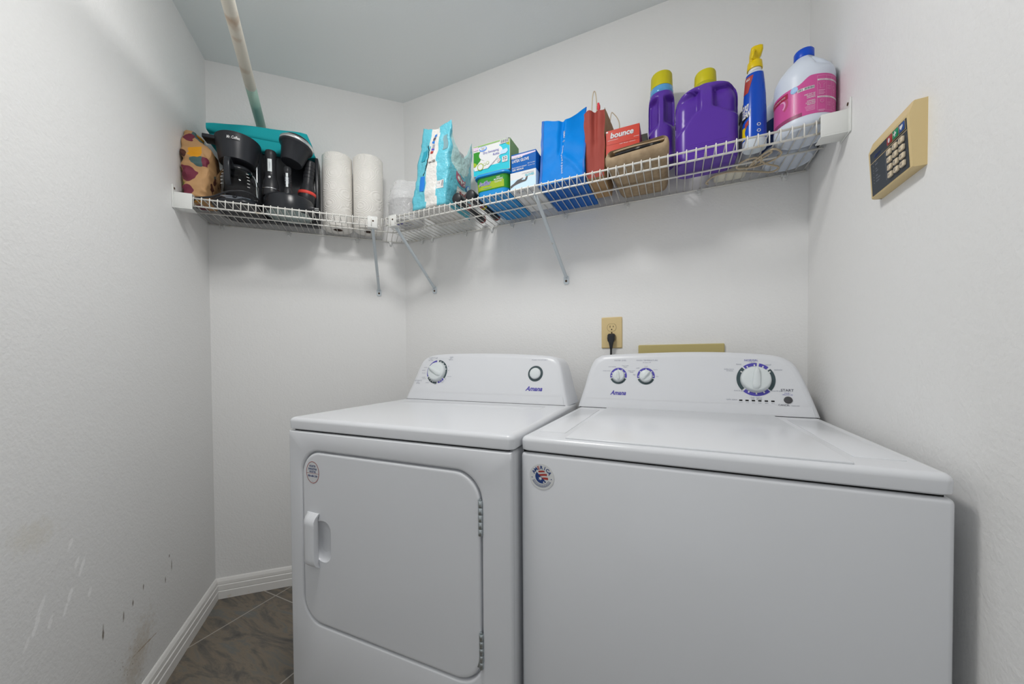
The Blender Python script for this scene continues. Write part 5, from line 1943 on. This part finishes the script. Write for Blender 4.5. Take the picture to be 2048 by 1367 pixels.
def ribbed_cap(r, z0, z1, m, T, ribs=36, taper=0.94):
    mb = MB()
    prof = [(r, z0), (r, z0 + 0.002), (r * taper, z1 - 0.004), (r * taper * 0.93, z1), (0, z1)]
    n = ribs * 2
    rings = [[((max(q, 1e-5) - (0.0008 if j % 2 and q > r * 0.5 and z < z1 - 0.003 else 0)) * cos(2 * pi * j / n), (max(q, 1e-5) - (0.0008 if j % 2 and q > r * 0.5 and z < z1 - 0.003 else 0)) * sin(2 * pi * j / n), z) for j in range(n)] for q, z in prof]
    mb.loft(rings, m, M=T)
    return mb


def big_recess(x, z):
    # panel edge: shoulders of the lower panel rise toward the centre spine
    edge = 0.100 + 0.055 * sst(-0.080, -0.018, x) if x < 0 else 0.158 - 0.030 * sst(0.016, 0.080, x)
    side = sst(0.014, 0.026, abs(x))
    up_ = sst(edge - 0.004, edge + 0.012, z)
    top = 1 - sst(0.222, 0.236, z) if x > 0 else 1 - sst(0.205 + 0.02 * sst(-0.08, -0.02, x), 0.236, z)
    outer = 1 - sst(0.074, 0.086, abs(x)) * (0.0 if x < 0 else 0.0)
    return 0.024 * side * up_ * top * outer


jg = thing('detergent_jug', 'large purple detergent jug with a yellow cap and moulded grip hollows', 'bottle', (0.0895, 1.392, DECK))
_, rings = jug_body(0.1765, 0.124, 0.250, 0.034, 0.182, big_recess, 0.036)
mb = MB()
n_ = 190
mb.loft([resample(r_, n_) for r_ in rings], M_purple)
for i in range(7):
    mb.box(-0.055, 0.055, -0.0624, -0.0610, 0.014 + i * 0.006, 0.0165 + i * 0.006, M_purple, 0.0006, 2)
mb.build('body', jg, auto=70)
MB().lathe([(0.035, 0.2475), (0.0355, 0.251), (0.0355, 0.259), (0.034, 0.261), (0.0, 0.261)], mat('collar_yellow', 'b3b01c', 0.4, k=0.95), 40, cap0=False).build('collar', jg)
ribbed_cap(0.0325, 0.2615, 0.302, M_ycap, Matrix.Identity(4)).build('cap', jg, auto=50)
mb = MB()
mb.grid(lambda u, v: (-0.0865 - 0.0022 - 0.0006, lerp(0.045, -0.030, u), lerp(0.006, 0.105, v)), 4, 4, M_carton_w)
mb.build('side_label', jg)


def small_recess(x, z):
    edge = 0.120 if x < 0 else 0.127
    side = sst(0.008, 0.016, abs(x))
    up_ = sst(edge - 0.006, edge + 0.022 + 0.3 * max(0, abs(x) - 0.012), z + 0.6 * (abs(x) - 0.02))
    top = 1 - sst(0.216, 0.234, z)
    return 0.026 * side * up_ * top


sj = thing('detergent_bottle', 'narrow purple detergent bottle with a bright yellow cap beside the larger jug', 'bottle', (-0.0435, 1.468, DECK + 0.0668))
_, rings = jug_body(0.0860, 0.094, 0.252, 0.036, 0.185, small_recess, 0.037)
mb = MB()
mb.loft([resample(r_, 150) for r_ in rings], M_purple)
mb.build('body', sj, auto=70)
MB().lathe([(0.037, 0.249), (0.0385, 0.251), (0.0385, 0.260), (0.0375, 0.262), (0.0375, 0.272), (0.036, 0.274), (0.0, 0.274)], film('collar_blue', (0.12, 0.42, 0.80), 0.15, 0.1, (20, 0.1, 0.001)), 40, cap0=False).build('collar', sj)
ribbed_cap(0.0365, 0.2745, 0.324, M_ycap, Matrix.Identity(4), 40, 0.96).build('cap', sj, auto=50)

# blue trigger spray bottle
M_sblue = mat('spray_blue', '0f48b4', 0.2, k=1.1)
M_yel = mat('trigger_yellow', 'e0c20c', 0.35, k=1.05)
M_frost = mat('frosted_plastic', (0.62, 0.68, 0.74), 0.35)
sp = thing('spray_bottle', 'blue spray bottle with a yellow trigger head between the purple jug and pink-label jug', 'bottle', (0.2165, 1.343, DECK))
prof = [(0.0, 0.93), (0.004, 1.0), (0.03, 1.0), (0.10, 0.97), (0.16, 0.90), (0.20, 0.80), (0.226, 0.70), (0.232, 0.55)]
def ell(k, z, a=0.0305, b=0.026, n=40):
    return [(a * k * cos(2 * pi * j / n), b * k * sin(2 * pi * j / n), z) for j in range(n)]
MB().loft([ell(k, z) for z, k in prof], M_frost).build('bottle', sp, auto=60)
mb = MB()
mb.loft([ell(k + 0.012, z) for z, k in ((0.026, 1.0), (0.03, 1.0), (0.10, 0.97), (0.16, 0.90), (0.20, 0.80), (0.222, 0.715))], M_sblue, cap0=False, cap1=False)
def sp_pt(a, z, off=0.0):
    k = 1.0
    for (z0, k0), (z1, k1) in zip(prof, prof[1:]):
        if z0 <= z <= z1:
            k = lerp(k0, k1, (z - z0) / (z1 - z0))
    k += 0.012
    th = -pi / 2 + a
    return ((0.0305 * k + off) * cos(th), (0.026 * k + off) * sin(th), z)
sf = lambda off: (lambda a, z: sp_pt(a, z, off))
mb.poly([(-1.35, 0.150), (-0.75, 0.165), (-0.30, 0.190), (-0.05, 0.215), (-0.35, 0.218), (-1.3, 0.212)], sf(0.0006), M_red) if False else mb.grid(lambda u, v: sp_pt(lerp(-1.5, -0.25 - 0.5 * (1 - v), u), lerp(0.165, 0.214, v), 0.0006), 8, 6, M_red)
mb.grid(lambda u, v: sp_pt(lerp(-1.5, -0.75 - 0.25 * sin(v * 3), u), lerp(0.030, 0.066, v), 0.0006), 8, 6, M_yel)
mb.text('OXI', -1.05, 0.122, sf(0.0012), M_white, w=0.85, h=0.020, bold=0.05, shear=0.2)
mb.text('CLEAN', -0.98, 0.102, sf(0.0012), M_white, w=1.05, h=0.019, bold=0.05, shear=0.2)
mb.text('MAX', -0.85, 0.205, sf(0.0012), M_white, w=0.5, h=0.008, bold=0.02)
mb.grid(lambda u, v: sp_pt(lerp(-1.5, -0.62, u), lerp(0.080, 0.090, v) + 0.012 * u, 0.0010), 6, 3, M_dark)
mb.grid(lambda u, v: sp_pt(lerp(-1.0, -0.62, u), lerp(0.060, 0.074, v) + 0.010 * u, 0.0010), 6, 3, M_red)
for z_ in (0.062, 0.044):
    mb.arc(0.22, z_, 0.0030, 0.0046, 0, 360, lambda a, z: sp_pt(0.22 + (a - 0.22) * 36, z, 0.0008), M_white, 20)
mb.build('label', sp)
MB().lathe([(0.0165, 0.230), (0.0170, 0.233), (0.0170, 0.238), (0, 0.238)], M_white, 28, cap0=False).build('neck_ring', sp)
mb = MB()
mb.lathe([(0.0195, 0.237), (0.0200, 0.240), (0.0185, 0.258), (0.0150, 0.262), (0.0, 0.262)], M_yel, 30)
rings = []
for z, x, w, dd in ((0.258, -0.001, 0.025, 0.024), (0.270, -0.001, 0.025, 0.024), (0.276, 0.001, 0.027, 0.026), (0.288, 0.004, 0.031, 0.040), (0.298, 0.004, 0.030, 0.044), (0.302, 0.004, 0.024, 0.036)):
    rings.append([(px + x, py + 0.006, z) for px, py in rrect(w, dd, 0.007, 5)])
mb.loft(rings, M_yel)
mb.build('spray_head', sp, auto=60)
mb = MB()
mb.tube(smooth_path([(-0.002, -0.010, 0.288), (-0.006, -0.018, 0.282), (-0.008, -0.020, 0.270), (-0.010, -0.017, 0.262)], 5), 0.0042, M_yel, 10)
mb.build('trigger', sp)

# bleach-type jugs
M_milky = mat('milky_plastic', (0.70, 0.76, 0.86), 0.32)
M_pinkl = mat('label_pink', 'cc5698', 0.3, k=1.05)
M_pink2 = mat('label_pink_light', 'dba0c2', 0.4, k=1.2)
M_capblue = mat('cap_blue', '0f45b4', 0.35, k=1.3)


def milk_jug(label, loc, R, hb, rot, cap=True):
    t = thing('bleach_jug', label, 'bottle', loc, rot, 'milky plastic gallon jugs in the shelf corner')
    mb = MB()
    prof = [(R * 0.80, 0.002), (R * 0.86, 0.0), (R * 0.97, 0.006), (R, 0.018), (R, 0.028), (R * 0.992, 0.034), (R * 0.992, hb * 0.605), (R, hb * 0.62), (R, hb * 0.66), (R * 0.97, hb * 0.72), (R * 0.84, hb * 0.80), (R * 0.62, hb * 0.885), (R * 0.40, hb * 0.95), (R * 0.30, hb * 0.985), (R * 0.295, hb)]
    N = 64
    rings = []
    for r_, z in prof:
        rr = []
        for j in range(N):
            a = 2 * pi * j / N
            # hollow beside the handle spine on the shoulder
            f = z / hb
            g_ = sst(0.74, 0.82, f) * (1 - sst(0.93, 0.985, f))
            da = abs((a - (-pi / 2 + 0.58) + pi) % (2 * pi) - pi)
            k = 1 - 0.42 * g_ * (1 - sst(0.10, 0.50, da))
            rr.append((r_ * k * cos(a), r_ * k * sin(a), z))
        rings.append(rr)
    mb.loft(rings, M_milky, cap0=True, cap1=True)
    mb.build('body', t, auto=60)
    return t


pj = milk_jug('milky plastic jug with a pink label and blue cap at the shelf end', (0.3315, 1.3335, DECK), 0.0685, 0.223, 0)
R = 0.0685
lab = lambda off: (lambda a, z: ((R * 0.994 + off) * sin(a / R), -(R * 0.994 + off) * cos(a / R), 0.029 + (z - 0.048) * 1.03))
LZ0, LZ1 = 0.048, 0.148
mb = MB()
# label with a curved upper edge toward the left
for i in range(60):
    a0, a1 = -0.112 + i * 0.0038, -0.112 + (i + 1) * 0.0038
    zt = lambda a: LZ1 - 0.0165 * sst(0.0, -0.05, a) * 0 
    top0 = LZ1 if a0 > 0.000 else LZ1 - 0.016 * sst(0.0, -0.030, a0)
    top1 = LZ1 if a1 > 0.000 else LZ1 - 0.016 * sst(0.0, -0.030, a1)
    f_ = lab(0.0006)
    mb.add([f_(a0, LZ0), f_(a1, LZ0), f_(a1, top1), f_(a0, top0)], [[0, 1, 2, 3]], M_pinkl, True)
l1, l2, l3 = lab(0.0010), lab(0.0014), lab(0.0018)
off_a = -0.004
# instruction table
tx0, tx1 = 0.012, 0.088
for z_ in (0.086, 0.130, 0.142):
    mb.rect(tx0, tx1, z_, z_ + 0.004 if z_ != 0.142 else 0.1426, l1, M_white if z_ != 0.142 else M_pink2, 16, 1)
for a_ in (tx0, 0.034, 0.050, 0.068):
    mb.rect(a_, a_ + 0.0005, LZ0 + 0.006, LZ1 - 0.006, l1, M_pink2, 1, 6)
mb.rect(tx0, tx1, LZ0 + 0.0055, LZ0 + 0.006, l1, M_pink2, 16, 1)
for s_, a_, z_, w_ in (('CLOTHES', 0.023, 0.132, 0.014), ('FABRIC', 0.042, 0.132, 0.010), ('LOAD', 0.060, 0.132, 0.008), ('STAIN REMOVAL', 0.023, 0.088, 0.018), ('SOAK', 0.042, 0.088, 0.009)):
    mb.text(s_, a_, z_, l2, M_pinkl, w=w_, h=0.0022)
shirt = [(-0.0075, 0.006), (-0.004, 0.008), (-0.0015, 0.0065), (0.0015, 0.0065), (0.004, 0.008), (0.0075, 0.006), (0.0065, 0.0025), (0.0045, 0.0035), (0.0045, -0.0075), (-0.0045, -0.0075), (-0.0045, 0.0035), (-0.0065, 0.0025)]
for i in range(len(shirt)):
    a, b = shirt[i], shirt[(i + 1) % len(shirt)]
    mb.tube([l2(0.023 + a[0], 0.117 + a[1]), l2(0.023 + b[0], 0.117 + b[1])], 0.0003, M_pink2, 4)
for z_, n_ in ((0.104, 4), (0.054, 2)):
    for k_ in range(n_):
        mb.rect(0.0145, 0.0145 + 0.016 - 0.003 * (k_ % 2), z_ - k_ * 0.0034, z_ - k_ * 0.0034 + 0.0014, l2, M_pink2, 4, 1)
mb.disc(0.023, 0.077, 0.0045, 0.0045, l2, M_pink2, 20)
mb.disc(0.023, 0.077, 0.0036, 0.0036, l3, M_pinkl, 20)
for cz_ in (0.112, 0.070):
    mb.text('CUP', 0.042, cz_ + 0.003, l2, M_pink2, w=0.009, h=0.003)
    mb.text('1/2', 0.042, cz_ - 0.003, l2, M_pink2, w=0.008, h=0.004)
    mb.arc(0.059, cz_, 0.0045, 0.0052, 0, 360, l2, M_pink2, 20)
    mb.arc(0.059, cz_ - 0.008, 0.0030, 0.0036, 0, 360, l2, M_pink2, 16)
for s_, z_, w_ in (('KEEP OUT OF', 0.1005, 0.023), ('REACH OF', 0.0960, 0.018), ('CHILDREN', 0.0915, 0.018), ('WARNING:', 0.0825, 0.018), ('EYE & SKIN', 0.0780, 0.020), ('IRRITANT', 0.0735, 0.017)):
    mb.text(s_, 0.0080 - w_ / 2, z_, l1, M_white, w=w_, h=0.0034, bold=0.02)
for k_ in range(4):
    mb.rect(-0.014 + 0.001 * k_, 0.0075, 0.068 - k_ * 0.0034, 0.0692 - k_ * 0.0034, l1, M_pink2, 5, 1)
# barcode
mb.rect(-0.030, 0.006, 0.113, 0.1205, l1, M_white, 8, 1)
for k_ in range(17):
    if k_ in (5, 6):
        continue
    mb.rect(-0.0285 + k_ * 0.002, -0.0285 + k_ * 0.002 + (0.0012 if k_ % 3 else 0.0006), 0.1142, 0.1195, l2, M_ink, 1, 1)
# pale arc and emblem on the left of the label
mb.rect(-0.0385, -0.0355, 0.062, 0.120, l1, M_pink2, 2, 6)
mb.disc(-0.037, 0.124, 0.0085, 0.0085, l2, mat('label_sky', '7fa6cf', 0.35, k=1.2), 24)
mb.arc(-0.072, 0.100, 0.016, 0.021, -60, 100, l1, mat('label_swirl', 'b04c6c', 0.35, k=1.2), 24)
mb.arc(-0.072, 0.100, 0.010, 0.014, -60, 100, l1, M_pink2, 24)
mb.rect(-0.112, -0.052, 0.112, 0.126, l2, mat('label_crimson', 'a02444', 0.35, k=1.15), 12, 1)
mb.rect(-0.112, -0.02, 0.048, 0.058, l1, mat('label_maroon', '8e3f66', 0.35, k=1.15), 14, 1)
mb.text('CHLORINE FREE', -0.078, 0.119, l3, M_white, w=0.040, h=0.004)
mb.build('label', pj)
MB().lathe([(0.0225, 0.2185), (0.0230, 0.2205), (0.0230, 0.239), (0.0210, 0.242), (0.0, 0.242)], M_capblue, 40, cap0=True).build('cap', pj, auto=50)
pj2 = milk_jug('second milky plastic jug with a navy label, half hidden behind the pink-label jug', (0.3290, 1.4770, DECK), 0.0700, 0.235, 0)
R2 = 0.0700
mb = MB()
f_ = lambda off: (lambda a, z: ((R2 * 0.994 + off) * sin(a / R2), -(R2 * 0.994 + off) * cos(a / R2), z))
mb.rect(-0.12, 0.12, 0.042, 0.128, f_(0.0006), M_navy, 40, 1)
mb.build('label', pj2)
MB().lathe([(0.0225, 0.2305), (0.0230, 0.2325), (0.0230, 0.250), (0.021, 0.253), (0, 0.253)], M_white, 36, cap0=True).build('cap', pj2, auto=50)

# grey bottle behind the spray bottle
gb2 = thing('spray_bottle', 'small white bottle with a grey collar hidden behind the purple jug and blue spray bottle', 'bottle', (0.2110, 1.4130, DECK))
MB().lathe([(0.022, 0.0), (0.0250, 0.003), (0.0250, 0.105), (0.0225, 0.130), (0.014, 0.150), (0.0115, 0.156), (0, 0.156)], mat('bottle_grey_white', (0.48, 0.50, 0.53), 0.35), 32).build('bottle', gb2, auto=50)
MB().lathe([(0.0255, 0.125), (0.0262, 0.128), (0.0262, 0.150), (0.0235, 0.156), (0, 0.156)], M_grey_pl_sheen, 32, cap0=False).build('collar', gb2, auto=50)
MB().lathe([(0.0150, 0.156), (0.0155, 0.160), (0.0155, 0.180), (0.012, 0.186), (0, 0.186)], M_white, 28).build('cap', gb2, auto=50)

# white power adapter with beige cord
ad = thing('power_adapter', 'white power adapter with a coiled beige cord lying on the shelf behind the purple jug', 'power adapter', (0.1720, 1.5020, DECK))
MB().box(-0.048, 0.048, -0.034, 0.034, 0.0, 0.030, mat('adapter_white', 'd3cfc0', 0.4, k=1.15), 0.008, 3).build('housing', ad)
mb = MB()
CR_ = 0.0029
mb.tube(smooth_path([(0.040, -0.030, 0.008), (0.055, -0.045, 0.004), (0.075, -0.080, -0.006), (0.055, -0.125, -0.008), (0.020, -0.110, -0.006), (0.012, -0.070, -0.005), (0.060, -0.060, -0.007), (0.105, -0.085, -0.008), (0.118, -0.125, -0.009), (0.092, -0.160, -0.009), (0.068, -0.130, -0.008), (0.085, -0.075, -0.008), (0.130, -0.030, -0.009), (0.118, 0.000, -0.009), (0.060, -0.030, -0.008), (0.0, -0.055, -0.007), (-0.050, -0.050, -0.008), (-0.072, -0.010, -0.008), (-0.066, 0.012, -0.006)], 8), CR_, M_cord, 7)
mb.tube(smooth_path([(0.050, -0.080, -0.0085), (0.070, -0.112, -0.0085), (0.090, -0.140, -0.0085), (0.080, -0.150, -0.0085), (0.055, -0.110, -0.0085), (0.045, -0.070, -0.0085)], 8), CR_, M_cord, 7)
mb.build('cord', ad)
